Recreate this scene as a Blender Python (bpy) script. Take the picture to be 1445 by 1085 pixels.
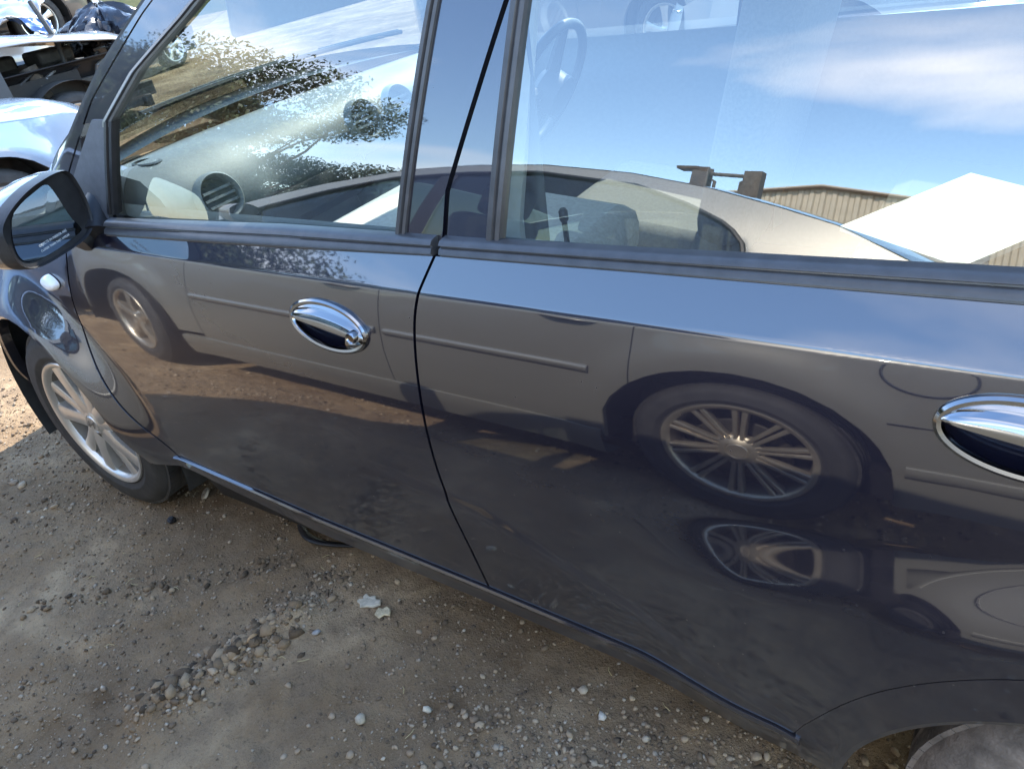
import bpy, math, random
import numpy as np
from mathutils import Vector, Matrix
random.seed(7); rng=np.random.default_rng(7)
scene=bpy.context.scene
for o in list(bpy.data.objects): bpy.data.objects.remove(o)
COL=scene.collection

# ------------------------------------------------------------------ camera
YAW,PITCH,ROLL=0.6760446,0.5503045,0.1921985
CAMPOS=(2.1753,-0.7640,1.3640); FPX=1089.02
def cam_rot(yaw,pitch,roll):
    f=np.array([-math.sin(yaw)*math.cos(pitch),math.cos(yaw)*math.cos(pitch),-math.sin(pitch)])
    r=np.array([math.cos(yaw),math.sin(yaw),0.]); d=np.cross(f,r)
    c,s=math.cos(roll),math.sin(roll)
    return np.stack([c*r+s*d,-s*r+c*d,f])
R_=cam_rot(YAW,PITCH,ROLL)
cam=bpy.data.cameras.new('camera'); camo=bpy.data.objects.new('camera',cam); COL.objects.link(camo)
camo.matrix_world=Matrix(((R_[0][0],-R_[1][0],-R_[2][0],CAMPOS[0]),(R_[0][1],-R_[1][1],-R_[2][1],CAMPOS[1]),
                          (R_[0][2],-R_[1][2],-R_[2][2],CAMPOS[2]),(0,0,0,1)))
cam.sensor_fit='HORIZONTAL'; cam.sensor_width=36; cam.lens=36*FPX/1445; cam.clip_start=.02; cam.clip_end=1500
scene.camera=camo

# ------------------------------------------------------------------ light
SUN_EL=math.radians(45); SUN_AZ_XY=(-.12,1.0)          # direction towards the sun in plan
EXPOSURE=2.43
world=bpy.data.worlds.new('World'); scene.world=world; world.use_nodes=True
nt=world.node_tree; nt.nodes.clear()
def N(t,typ,**k):
    n=t.nodes.new(typ)
    for a,b in k.items(): setattr(n,a,b)
    return n
out=N(nt,'ShaderNodeOutputWorld'); bg=N(nt,'ShaderNodeBackground'); sky=N(nt,'ShaderNodeTexSky')
sky.sky_type='NISHITA'; sky.sun_disc=False; sky.sun_elevation=SUN_EL
sky.sun_rotation=math.atan2(SUN_AZ_XY[0],SUN_AZ_XY[1]); sky.air_density=1.35; sky.dust_density=.15; sky.ozone_density=4.5
bg.inputs['Strength'].default_value=.15
tc=N(nt,'ShaderNodeTexCoord'); sep=N(nt,'ShaderNodeSeparateXYZ'); nt.links.new(tc.outputs['Generated'],sep.inputs[0])
def M(t,op,a,b=None,c=None):
    n=N(t,'ShaderNodeMath',operation=op)
    for i,v in enumerate((a,b,c)):
        if v is None: continue
        if isinstance(v,(int,float)): n.inputs[i].default_value=v
        else: t.links.new(v,n.inputs[i])
    return n.outputs[0]
zc=M(nt,'MAXIMUM',sep.outputs[2],0.0); den=M(nt,'ADD',zc,.16)
cmb=N(nt,'ShaderNodeCombineXYZ'); nt.links.new(M(nt,'DIVIDE',sep.outputs[0],den),cmb.inputs[0]); nt.links.new(M(nt,'DIVIDE',sep.outputs[1],den),cmb.inputs[1])
mp=N(nt,'ShaderNodeMapping'); mp.inputs['Location'].default_value=(5.5,5.2,0); mp.inputs['Scale'].default_value=(.8,1.15,1); nt.links.new(cmb.outputs[0],mp.inputs[0])
nz=N(nt,'ShaderNodeTexNoise'); nz.inputs['Scale'].default_value=.85; nz.inputs['Detail'].default_value=8; nz.inputs['Roughness'].default_value=.5; nz.inputs['Distortion'].default_value=.35
nt.links.new(mp.outputs[0],nz.inputs['Vector'])
cr=N(nt,'ShaderNodeValToRGB'); cr.color_ramp.elements[0].position=.51; cr.color_ramp.elements[1].position=.84
nt.links.new(nz.outputs['Fac'],cr.inputs[0])
mx=N(nt,'ShaderNodeMixRGB'); hz=N(nt,'ShaderNodeMapRange',interpolation_type='SMOOTHSTEP'); hz.inputs[1].default_value=.0; hz.inputs[2].default_value=.06; nt.links.new(sep.outputs[2],hz.inputs[0]); nt.links.new(M(nt,'MULTIPLY',cr.outputs[0],hz.outputs[0]),mx.inputs[0]); nt.links.new(sky.outputs[0],mx.inputs[1]); mx.inputs[2].default_value=(8.2,7.7,7.2,1)
nt.links.new(mx.outputs[0],bg.inputs[0]); nt.links.new(bg.outputs[0],out.inputs[0])
sl=bpy.data.lights.new('sun','SUN'); sl.energy=2.4; sl.angle=math.radians(.53); sl.color=(1,.93,.82)
so=bpy.data.objects.new('sun',sl); COL.objects.link(so)
dv=Vector((SUN_AZ_XY[0],SUN_AZ_XY[1],0)).normalized()*math.cos(SUN_EL)+Vector((0,0,math.sin(SUN_EL)))
so.rotation_euler=dv.to_track_quat('Z','Y').to_euler(); so.location=dv*20
vs=scene.view_settings; vs.view_transform='Standard'; vs.look='None'; vs.exposure=EXPOSURE; vs.gamma=1
try: vs.use_curve_mapping=False
except Exception: pass
scene.render.engine='CYCLES'
scene.cycles.max_bounces=10; scene.cycles.transparent_max_bounces=16; scene.cycles.glossy_bounces=6

# ------------------------------------------------------------------ mesh helpers
class MB:
    def __init__(s): s.v=[]; s.f=[]; s.n=0
    def add(s,verts,faces):
        verts=[tuple(map(float,p)) for p in verts]
        s.v+=verts; s.f+=[tuple(i+s.n for i in f) for f in faces]; s.n+=len(verts); return s
    def grid(s,P,cu=False,cv=False,flip=False,keep=None):
        P=np.asarray(P,float); a,b=P.shape[:2]; fs=[]
        for i in range(a if cu else a-1):
            for j in range(b if cv else b-1):
                if keep is not None and not keep[i,j]: continue
                q=(i*b+j,((i+1)%a)*b+j,((i+1)%a)*b+(j+1)%b,i*b+(j+1)%b)
                fs.append(q[::-1] if flip else q)
        return s.add(P.reshape(-1,3),fs)
    def box(s,c,d,R=None,taper=1.0):
        h=[x/2 for x in d]; vs=[]
        for z in (-1,1):
            k=1 if z<0 else taper
            for x,y in ((-1,-1),(1,-1),(1,1),(-1,1)):
                p=Vector((x*h[0]*k,y*h[1]*k,z*h[2]))
                if R is not None: p=R@p
                vs.append((p[0]+c[0],p[1]+c[1],p[2]+c[2]))
        return s.add(vs,[(3,2,1,0),(4,5,6,7),(0,1,5,4),(1,2,6,5),(2,3,7,6),(3,0,4,7)])
    def tube(s,pts,r,n=8,cap=True,closed=False):
        pts=[np.array(p,float) for p in pts]; m=len(pts); rings=[]
        rr=r if hasattr(r,'__len__') else [r]*m
        prev=None
        for i,p in enumerate(pts):
            a=pts[(i-1)%m] if (closed or i>0) else p; b=pts[(i+1)%m] if (closed or i<m-1) else p
            t=b-a; t/=np.linalg.norm(t)+1e-12
            if prev is None:
                u=np.cross(t,[0,0,1.]);
                if np.linalg.norm(u)<.1: u=np.cross(t,[0,1.,0])
            else: u=prev-t*(prev@t)
            u/=np.linalg.norm(u)+1e-12; prev=u; w=np.cross(t,u)
            rings.append([p+rr[i]*(u*math.cos(k*2*math.pi/n)+w*math.sin(k*2*math.pi/n)) for k in range(n)])
        s.grid(np.array(rings),cu=closed,cv=True)
        if cap and not closed:
            b0=s.n-m*n
            s.f.append(tuple(b0+k for k in range(n))[::-1]); s.f.append(tuple(s.n-n+k for k in range(n)))
        return s
    def lathe(s,prof,n=48,axis='y',c=(0,0,0)):
        P=[]
        for k in range(n):
            a=2*math.pi*k/n
            P.append([(c[0]+r*math.cos(a),c[1]+h,c[2]+r*math.sin(a)) if axis=='y' else (c[0]+r*math.cos(a),c[1]+r*math.sin(a),c[2]+h) for r,h in prof])
        return s.grid(np.array(P),cu=True)
    def build(s,name,mat,parent=None,smooth=True,angle=38,bevel=0,subd=0,thick=0,weld=0):
        me=bpy.data.meshes.new(name); me.from_pydata(s.v,[],s.f)
        me.validate()
        if weld:
            import bmesh
            q=bmesh.new(); q.from_mesh(me); bmesh.ops.remove_doubles(q,verts=q.verts,dist=weld); q.to_mesh(me); q.free()
        if mat is not None: me.materials.append(mat)
        o=bpy.data.objects.new(name,me); COL.objects.link(o)
        if parent is not None: o.parent=parent
        if bevel:
            b=o.modifiers.new('bevel','BEVEL'); b.width=bevel; b.segments=2; b.limit_method='ANGLE'
        if thick:
            b=o.modifiers.new('solid','SOLIDIFY'); b.thickness=thick; b.offset=0
        if subd:
            b=o.modifiers.new('sub','SUBSURF'); b.levels=subd; b.render_levels=subd
        if smooth:
            me.polygons.foreach_set('use_smooth',[True]*len(me.polygons))
            if angle<180: me.set_sharp_from_angle(angle=math.radians(angle))
        return o
def thing(name,label,cat,loc=(0,0,0),rotz=0,group=None):
    o=bpy.data.objects.new(name,None); COL.objects.link(o); o.location=loc; o.rotation_euler=(0,0,rotz); o.empty_display_size=.1
    o['label']=label; o['category']=cat
    if group: o['group']=group
    return o
def tag(o,label,cat,group=None):
    o['label']=label; o['category']=cat
    if group: o['group']=group
    return o
def kind(o,k): o['kind']=k; return o

# ------------------------------------------------------------------ materials
def newmat(name):
    m=bpy.data.materials.new(name); m.use_nodes=True; t=m.node_tree; t.nodes.clear()
    o=N(t,'ShaderNodeOutputMaterial'); b=N(t,'ShaderNodeBsdfPrincipled'); t.links.new(b.outputs[0],o.inputs[0]); return m,t,b,o
def rgb(c): return (c[0],c[1],c[2],1)
def noise(t,scale,detail=4,rough=.55,vec=None,dist=0):
    n=N(t,'ShaderNodeTexNoise'); n.inputs['Scale'].default_value=scale; n.inputs['Detail'].default_value=detail; n.inputs['Roughness'].default_value=rough; n.inputs['Distortion'].default_value=dist
    if vec is None:
        c=N(t,'ShaderNodeTexCoord'); vec=c.outputs['Object']
    t.links.new(vec,n.inputs['Vector']); return n.outputs['Fac']
def ramp(t,fac,stops):
    r=N(t,'ShaderNodeValToRGB'); t.links.new(fac,r.inputs[0]); e=r.color_ramp.elements
    e[0].position=stops[0][0]; e[0].color=rgb(stops[0][1]); e[1].position=stops[-1][0]; e[1].color=rgb(stops[-1][1])
    for p,c in stops[1:-1]:
        x=e.new(p); x.color=rgb(c)
    return r.outputs[0]
def mixc(t,fac,a,b):
    m=N(t,'ShaderNodeMixRGB')
    if isinstance(fac,float): m.inputs[0].default_value=fac
    else: t.links.new(fac,m.inputs[0])
    for i,v in ((1,a),(2,b)):
        if isinstance(v,tuple): m.inputs[i].default_value=rgb(v)
        else: t.links.new(v,m.inputs[i])
    return m.outputs[0]
def bump(t,b,h,strength=.3,dist=.01):
    n=N(t,'ShaderNodeBump'); n.inputs['Strength'].default_value=strength; n.inputs['Distance'].default_value=dist
    t.links.new(h,n.inputs['Height']); t.links.new(n.outputs[0],b.inputs['Normal'])
def simple(name,c,rough=.5,metal=0,var=.12,scale=30,bumps=0,spec=.5):
    m,t,b,o=newmat(name)
    f=noise(t,scale)
    lo=tuple(x*(1-var) for x in c); hi=tuple(min(1,x*(1+var)) for x in c)
    t.links.new(ramp(t,f,[(.3,lo),(.7,hi)]),b.inputs['Base Color'])
    b.inputs['Roughness'].default_value=rough; b.inputs['Metallic'].default_value=metal; b.inputs['Specular IOR Level'].default_value=spec
    if bumps: bump(t,b,noise(t,scale*6,3),bumps,.004)
    return m
def paint(name,c,metal=.5,rough=.32,coat_ior=1.6,dust=.1,dustc=(.26,.22,.18),flat=False):
    m,t,b,o=newmat(name)
    g=N(t,'ShaderNodeNewGeometry'); s=N(t,'ShaderNodeSeparateXYZ'); t.links.new(g.outputs['Position'],s.inputs[0])
    low=N(t,'ShaderNodeMapRange'); low.inputs[1].default_value=.75; low.inputs[2].default_value=.15; low.inputs[3].default_value=.12; low.inputs[4].default_value=1.0; t.links.new(s.outputs[2],low.inputs[0])
    sp=N(t,'ShaderNodeMapping'); sp.inputs['Scale'].default_value=(6,6,14); t.links.new(g.outputs['Position'],sp.inputs[0])
    d=M(t,'MULTIPLY',M(t,'MULTIPLY',ramp(t,noise(t,1.6,7,.65,sp.outputs[0]),[(.3,(.6,)*3),(.75,(1,1,1))]),low.outputs[0]),dust)
    vo=N(t,'ShaderNodeTexVoronoi'); vo.inputs['Scale'].default_value=42; t.links.new(g.outputs['Position'],vo.inputs['Vector'])
    sk=M(t,'MULTIPLY',M(t,'LESS_THAN',vo.outputs['Distance'],.062),M(t,'MULTIPLY',M(t,'GREATER_THAN',N_sep(t,vo.outputs['Color']),.64),M(t,'MULTIPLY',low.outputs[0],.7 if dust>.02 else 0)))
    fac=M(t,'MAXIMUM',d,sk)
    t.links.new(mixc(t,fac,tuple(c),dustc),b.inputs['Base Color'])
    b.inputs['Metallic'].default_value=metal; t.links.new(M(t,'MULTIPLY',M(t,'SUBTRACT',1.0,fac),metal),b.inputs['Metallic'])
    b.inputs['Roughness'].default_value=rough
    b.inputs['Coat Weight'].default_value=1; b.inputs['Coat IOR'].default_value=coat_ior
    t.links.new(M(t,'ADD',M(t,'MULTIPLY',fac,.35),.016),b.inputs['Coat Roughness'])
    t.links.new(M(t,'SUBTRACT',1.0,M(t,'MULTIPLY',fac,.9)),b.inputs['Coat Weight'])
    return m
def N_sep(t,col):
    n=N(t,'ShaderNodeSeparateColor'); t.links.new(col,n.inputs[0]); return n.outputs[0]
def glass(name,tint,ior=1.9,dirt=.03):
    m,t,b,o=newmat(name); t.nodes.remove(b)
    tr=N(t,'ShaderNodeBsdfTransparent'); tr.inputs[0].default_value=rgb(tint)
    gl=N(t,'ShaderNodeBsdfGlossy'); gl.inputs['Roughness'].default_value=0; gl.inputs[0].default_value=(1,1,1,1)
    fr=N(t,'ShaderNodeFresnel'); fr.inputs['IOR'].default_value=ior
    g=N(t,'ShaderNodeNewGeometry')
    # the far face of a thin pane reflects like the near one
    iorn=N(t,'ShaderNodeMix'); iorn.inputs[2].default_value=ior; iorn.inputs[3].default_value=1.0/ior if False else ior
    mxs=N(t,'ShaderNodeMixShader')
    lw=N(t,'ShaderNodeVectorMath',operation='DOT_PRODUCT'); t.links.new(g.outputs['Incoming'],lw.inputs[0]); t.links.new(g.outputs['Normal'],lw.inputs[1])
    c=M(t,'ABSOLUTE',lw.outputs['Value']); F0=((ior-1)/(ior+1))**2
    sch=M(t,'MULTIPLY_ADD',M(t,'POWER',M(t,'SUBTRACT',1.0,c),5.0),1-F0,F0)
    t.nodes.remove(fr); t.nodes.remove(iorn)
    t.links.new(sch,mxs.inputs[0]); t.links.new(tr.outputs[0],mxs.inputs[1]); t.links.new(gl.outputs[0],mxs.inputs[2])
    df=N(t,'ShaderNodeBsdfDiffuse'); df.inputs[0].default_value=(.4,.37,.33,1)
    m2=N(t,'ShaderNodeMixShader'); f=M(t,'MULTIPLY',ramp(t,noise(t,9,8,.7),[(.4,(0,0,0)),(.8,(1,1,1))]),dirt)
    t.links.new(f,m2.inputs[0]); t.links.new(mxs.outputs[0],m2.inputs[1]); t.links.new(df.outputs[0],m2.inputs[2])
    t.links.new(m2.outputs[0],o.inputs[0]); return m
MAT={}
MAT['navy']=paint('navy_paint',(.005,.0055,.020),.5,.35,2.15,.25,(.22,.19,.155))
MAT['gold']=paint('gold_paint',(.215,.205,.172),.35,.38,1.5,.06)
MAT['skyblue']=paint('pale_blue_paint',(.25,.33,.46),.3,.3,1.7,.1)
MAT['silver']=paint('silver_paint',(.22,.22,.225),.5,.35,1.6,.25)
MAT['white']=paint('white_paint',(.42,.42,.41),.0,.35,1.5,.15)
MAT['red']=paint('red_paint',(.4,.02,.02),.2,.35,1.5,.15)
MAT['charcoal']=paint('charcoal_paint',(.03,.03,.035),.4,.35,1.6,.15)
MAT['deepblue']=paint('deep_blue_paint',(.02,.07,.2),.4,.35,1.6,.15)
MAT['glass']=glass('car_glass',(.76,.83,.80),2.75)
MAT['glass2']=glass('tinted_car_glass',(.66,.72,.70),1.7)
MAT['glass3']=glass('smoked_car_glass',(.30,.34,.32),1.7)
MAT['black']=simple('black_plastic',(.014,.013,.014),.42,0,.2,60,.12,.3)
MAT['trim']=simple('satin_trim',(.05,.047,.048),.33,0,.2,40,.05)
MAT['greyplastic']=simple('grey_trim_panel',(.075,.075,.082),.5,0,.15,60,.1)
MAT['rubber']=simple('tyre_rubber',(.032,.030,.028),.75,0,.35,14,.3)
MAT['dirtyrubber']=simple('dusty_tyre_rubber',(.165,.135,.112),.9,0,.45,26,.6)
MAT['alloy']=simple('alloy_wheel',(.62,.60,.56),.33,.75,.08,12)
MAT['alloy2']=simple('brake_dusted_alloy',(.50,.44,.35),.35,.75,.2,12)
MAT['barrel']=simple('painted_shade_rim_barrel',(.20,.17,.135),.55,.4,.25,10)  # rim alloy darkened to paint in the shadow between the spokes
MAT['iron']=simple('rusty_iron',(.085,.066,.05),.8,.2,.5,20,.4)
MAT['steel']=simple('dark_steel',(.06,.055,.05),.6,.5,.3,25)
MAT['chrome']=simple('chrome',(.30,.30,.31),.09,1,.03,5)
MAT['liner']=simple('wheel_arch_liner',(.03,.028,.025),.85,0,.4,15,.3)
MAT['dash']=simple('grey_dashboard',(.20,.215,.22),.55,0,.06,80,.15)
MAT['ventgrey']=simple('vent_grey',(.10,.11,.115),.5,0,.1,80)
MAT['dashdark']=simple('dark_dashboard',(.035,.037,.04),.5,0,.1,80,.1)
MAT['seat']=simple('painted_sunlit_fabric',(.55,.53,.49),.9,0,.12,120,.3)  # fabric lightened to stand in for sunlight on the folded seat back
MAT['seatmid']=simple('mid_grey_seat_fabric',(.26,.25,.235),.9,0,.12,120,.3)
MAT['seatdark']=simple('charcoal_seat_fabric',(.06,.06,.062),.9,0,.12,120,.3)
MAT['seat2']=simple('beige_seat_fabric',(.26,.235,.19),.85,0,.12,90,.3)
MAT['headliner']=simple('headlining',(.42,.41,.38),.9,0,.06,60,.1)
MAT['lens']=simple('white_lens',(.85,.83,.82),.12,0,.04,50)
MAT['redlens']=simple('red_lens',(.35,.02,.02),.1,0,.1,50)
MAT['white_p']=simple('white_print',(.7,.7,.7),.5,0,.03)
mm,t_,b_,o_=newmat('mirror_glass'); b_.inputs['Base Color'].default_value=(.34,.38,.41,1); b_.inputs['Metallic'].default_value=1; b_.inputs['Roughness'].default_value=.01; MAT['mirror']=mm
# ------------------------------------------------------------------ body surfaces of the dark hatchback (near side; y into the car)
W_CAR=1.67
_z=np.array([.05,.15,.22,.27,.35,.45,.55,.65,.74,.83,.884,.888,.95,1.0])
_t=np.array([-25,-16,-11,-8,-4.,-1.,1.5,4.4,6.8,10.6,13.2,31,31,31.])
_zz=np.linspace(.05,1.,1901)
_yy=np.concatenate([[0],np.cumsum(np.tan(np.radians(np.interp(_zz,_z,_t)))[1:]*(_zz[1]-_zz[0]))])
_yy-=np.interp(.8,_zz,_yy)
def sm(a,b,x):
    t=np.clip((x-a)/(b-a),0,1);return t*t*(3-2*t)
RIDGE=np.array([(1.1,.545),(1.46,.504),(1.735,.39),(1.853,.322),(1.965,.274),(2.02,.25)])
def S(x,z):
    x=np.asarray(x,float);z=np.asarray(z,float)
    y=np.interp(z,_zz,_yy)
    y=y+.16*np.clip(.42-x,0,2)**2+.010*np.clip(x-1.6,0,3)**2
    r=np.hypot(x-0.,z-.30)
    up=sm(.15,.45,z)
    y=y-.062*(1-sm(.355,.50,r))*up
    dx=x-2.46;dz=z-.24
    zo=.15*np.clip(x-1.95,-.3,.3)
    y=y-.0176*(1-sm(.515+zo,.640+zo,z))*sm(1.72,1.93,x)
    y=y+0-.014*(1-sm(.38,.50,np.hypot(dx,dz)))
    # soft ridge low on the rear door
    zr=np.interp(x,RIDGE[:,0],RIDGE[:,1],left=9)
    d=(zr-z)
    y=y-.004*sm(-.012,.02,d)*(1-sm(.02,.16,d))*sm(1.1,1.5,x)
    return y

_gz=np.linspace(.90,1.5,601)
_gy=.062+np.concatenate([[0],np.cumsum(np.tan(np.radians(np.interp(_gz,[.94,1.1,1.3,1.42,1.46,1.5],[13.5,18.,23,27,50,70])))[1:]*.001)])-.0095
def G(x,z):
    x=np.asarray(x,float)
    return np.interp(z,_gz,_gy)+.05*np.clip(.8-x,0,2)**2+.012*np.clip(x-1.6,0,3)**2

def seam(tab):
    z=[p[1] for p in tab]; x=[p[0] for p in tab]; i=np.argsort(z); z=np.array(z)[i]; x=np.array(x)[i]
    return lambda q: np.interp(q,z,x)
def smooth_seam(tab,n=3):
    f=seam(tab); zs=np.linspace(min(p[1] for p in tab),max(p[1] for p in tab),160); xs=f(zs)
    k=np.ones(17)/17
    for _ in range(n): xs=np.convolve(np.pad(xs,8,mode='edge'),k,'valid') if False else np.convolve(np.pad(xs,8,mode='reflect',reflect_type='odd'),k,'valid')
    return lambda q: np.interp(q,zs,xs)
def curve(tab):
    x=np.array([p[0] for p in tab]); y=np.array([p[1] for p in tab])
    return lambda q: np.interp(q,x,y)
def panel(name,mat,parent,xl,xr,zlo,zhi,F=S,nx=40,nz=40,off=0.,lip=.014,far=False,cut=None,mb=None,flip=False):
    """ruled patch on the body surface between two seams, with turned-in edges"""
    u=np.linspace(0,1,nx+1)[:,None]; v=np.linspace(0,1,nz+1)[None,:]
    x=(xl(.5)+(xr(.5)-xl(.5))*u)*np.ones_like(v)
    for _ in range(6):
        z=zlo(x)+(zhi(x)-zlo(x))*v
        x=xl(z)*(1-u)+xr(z)*u
    y=F(x,z)+off
    P=np.stack([x,y,z],-1)
    if lip:
        P=np.concatenate([P[:,:1],P,P[:,-1:]],1); P[:,0,1]+=lip; P[:,-1,1]+=lip
        P=np.concatenate([P[:1],P,P[-1:]],0); P[0,:,1]+=lip; P[-1,:,1]+=lip
        P[0,0,1]=P[0,1,1]; P[-1,0,1]=P[-1,1,1]; P[0,-1,1]=P[0,-2,1]; P[-1,-1,1]=P[-1,-2,1]
    keep=None
    if cut is not None:
        C=(P[:-1,:-1]+P[1:,1:])/2; keep=~cut(C[...,0],C[...,2])
    if far: P=P.copy(); P[...,1]=W_CAR-P[...,1]
    b=mb or MB(); b.grid(P,keep=keep,flip=(not far)==flip)
    if mb is not None: return b
    return b.build(name,mat,parent,angle=40)
K=lambda c:(lambda q: c+0*np.asarray(q,float))

car=thing('hatchback_car','dark navy hatchback filling the foreground, side-on with glossy doors and chrome handles','car')
# seams read on the body surface
doorF=smooth_seam([(.51,.27),(.482,.347),(.394,.477),(.335,.595),(.300,.70),(.312,.77),(.346,.841),(.365,.89),(.375,.96)])
Bs=smooth_seam([(1.424,.20),(1.424,.287),(1.406,.42),(1.383,.537),(1.376,.64),(1.378,.734),(1.384,.809),(1.391,.868),(1.405,.900),(1.425,.929),(1.436,.961)],2)
Bup=seam([(1.424,.92),(1.436,.961),(1.445,1.024),(1.501,1.154),(1.55,1.271),(1.60,1.42)])
zsill=curve([(.40,.345),(.477,.338),(.955,.300),(1.424,.281),(1.739,.262),(1.973,.232),(2.08,.220),(2.4,.21)])
zbelt=curve([(-.2,.93),(.36,.905),(.536,.909),(1.087,.924),(1.421,.936),(1.758,.942),(2.174,.947),(3.1,.955)])
zbt=curve([(.36,.935),(.544,.941),(1.08,.958),(1.427,.962),(1.753,.968),(2.007,.974),(2.168,.978),(3.1,1.0)])
def ell(cx,cz,a,b,rot=0):
    c,s=math.cos(rot),math.sin(rot)
    return lambda x,z: (((x-cx)*c+(z-cz)*s)/a)**2+((-(x-cx)*s+(z-cz)*c)/b)**2<1
HF=(1.19,.8065); HR=(2.207,.822); HROT=-.09
g=.0028
fd=panel('front_door',MAT['navy'],car,lambda z:doorF(z)+g,lambda z:Bs(z)-g,lambda x:zsill(x)+.004,zbelt,nx=250,nz=230,cut=ell(HF[0],HF[1],.0848,.0380,HROT))
fd['label']='front door with round chrome key lock in its handle'
flare=curve([(1.98,.20),(2.013,.283),(2.063,.381),(2.112,.443),(2.171,.494),(2.246,.54),(2.32,.565),(2.42,.575)])
_fx=np.linspace(1.98,2.42,120); _fk=np.ones(21)/21; _fy=flare(_fx)
for _ in range(2): _fy=np.convolve(np.pad(_fy,10,mode='reflect',reflect_type='odd'),_fk,'valid')
flare=lambda x: np.interp(x,_fx,_fy)
zrd=lambda x: np.where(x>1.995,np.maximum(zsill(x)+.004,flare(x)+.0018),zsill(x)+.004)
rd=panel('rear_door',MAT['navy'],car,lambda z:Bs(z)+g,K(2.40),zrd,zbelt,nx=250,nz=230,cut=ell(HR[0],HR[1],.0848,.0380,HROT))
rd['label']='rear door with plain chrome handle'
AR=.345
def arch_r(x): 
    d=np.clip(AR**2-(x-2.40)**2,0,None); return np.maximum(.15+np.sqrt(d),.10)
zq_lo=lambda x: np.where(np.abs(x-2.40)<AR,arch_r(x),.12)
xs_q=K(1.992)
panel('rear_quarter',MAT['navy'],car,K(1.998),K(2.80),lambda x:np.maximum(zq_lo(x),.135),lambda x:np.where(x<2.42,np.maximum(flare(x),zq_lo(x)+.02),.575),nx=150,nz=24)
panel('rear_quarter',MAT['navy'],car,K(2.405),K(3.08),lambda x:np.where(x<2.8,.578,.16),zbelt,nx=40,nz=40)
# front wing with its arch
AF=.372
def arch_f(x):
    d=np.clip(AF**2-(x)**2,0,None); return .30+np.sqrt(d)
zf_lo=lambda x: np.where(np.abs(x)<AF,np.maximum(arch_f(x),.30),.302)
bon=curve([(-.78,.66),(-.6,.76),(-.3,.86),(0,.935),(.2,.985),(.36,1.0)])
xfr=lambda z: np.where(z<.96,doorF(z)-g,.35)
FW=lambda x,z: S(x,np.minimum(z,.90))+np.clip(z-.90,0,1)*.9
ZT=.30+AF
cx_=lambda z: np.sqrt(np.clip(AF**2-(np.asarray(z)-.30)**2,0,None))
wb=MB()
panel('x',None,None,K(-.70),xfr,K(ZT),lambda x:bon(x),nx=110,nz=40,F=FW,lip=0,mb=wb)
panel('x',None,None,cx_,xfr,K(.302),K(ZT),nx=60,nz=80,F=FW,lip=0,mb=wb)
panel('x',None,None,K(-.70),lambda z:-cx_(z),K(.302),K(ZT),nx=50,nz=60,F=FW,lip=0,mb=wb)
zz=np.linspace(.30,.97,60); wb.grid(np.array([[(float(xfr(z)),float(FW(xfr(z),z))+o,z) for o in (0,.014)] for z in zz]))
wb.build('front_wing',MAT['navy'],car,angle=60,weld=.0004)
# arch lips
def lipcurve(cx,cz,R,a0,a1,dy,name,mat):
    b=MB(); P=[]
    for a in np.linspace(a0,a1,70):
        x=cx+R*math.cos(a); z=cz+R*math.sin(a); y=float(S(x,z))
        P.append([(x,y,z),(x-.010*math.cos(a),y+.004,z-.010*math.sin(a)),(x-.013*math.cos(a),y+.03,z-.013*math.sin(a))])
    b.grid(np.array(P)); return b.build(name,mat,car)
lipcurve(0,.30,AF+.001,-.02,math.pi+.05,0,'wheel_arch_lip',MAT['navy'])
lipcurve(2.40,.15,AR+.001,-.05,math.pi+.05,0,'wheel_arch_lip',MAT['navy'])
# lower skirt behind the front arch and along the sill
def strip(name,mat,x0,x1,top,prof,n=90,F=S,parent=None,x1f=None):
    b=MB(); P=[]
    for x in np.linspace(x0,x1,n):
        zt,zb=top(x)
        row=[]
        for v,o in prof:
            z=zt+(zb-zt)*v; row.append((x,float(F(x,z))-o,z))
        P.append(row)
    P=np.array(P); b.grid(P,flip=True)
    for e in (0,-1):
        r=P[e]; b.add(list(r)+[(r[0][0],r[0][1]+.02,r[-1][2])],[tuple(range(len(r)+1))])
    return b.build(name,mat,parent or car,angle=50)
sb=curve([(.43,.30),(.48,.290),(.926,.222),(1.402,.208),(1.699,.185),(1.965,.125),(2.05,.115)])
strip('side_skirt',MAT['navy'],.47,2.004,lambda x:(float(zsill(x)),float(sb(x))),[(0,-.014),(.01,.004),(.07,.0075),(.16,.006),(.26,-.002),(.6,-.004),(.93,-.002),(1.0,-.012),(1.02,-.03)])
# dark inner shells so that the seams read as gaps
b=MB()
for x0,x1,z1 in ((.40,2.0,.93),(2.0,3.0,.93)):
    xs=np.linspace(x0,x1,30); zs=np.linspace(.30 if x0<1 else .58,z1,20)
    X,Z=np.meshgrid(xs,zs,indexing='ij'); b.grid(np.stack([X,S(X,Z)+.05,Z],-1))
xs=np.linspace(.45,2.05,30); zs=np.linspace(.14,.32,6); X,Z=np.meshgrid(xs,zs,indexing='ij'); b.grid(np.stack([X,S(X,Z)+.04,Z],-1))
b.build('dark_gap_backing',MAT['black'],car)
# belt mouldings: one on each door
bp=[(0,-.006),(.03,.006),(.10,.011),(.30,.0125),(.40,.006),(.46,.0055),(.52,.0095),(.80,.0085),(.86,.004),(.93,.0035),(.97,.002),(1.0,-.008)]
def FB(x,z): return np.minimum(S(x,z),G(x,z)+.002)
strip('belt_moulding',MAT['trim'],.530,1.4225,lambda x:(float(zbt(x)),float(zbelt(x))),bp,F=FB,parent=fd)
strip('belt_moulding',MAT['trim'],1.4375,2.42,lambda x:(float(zbt(x)),float(zbelt(x))),bp,F=FB,parent=rd)
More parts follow.
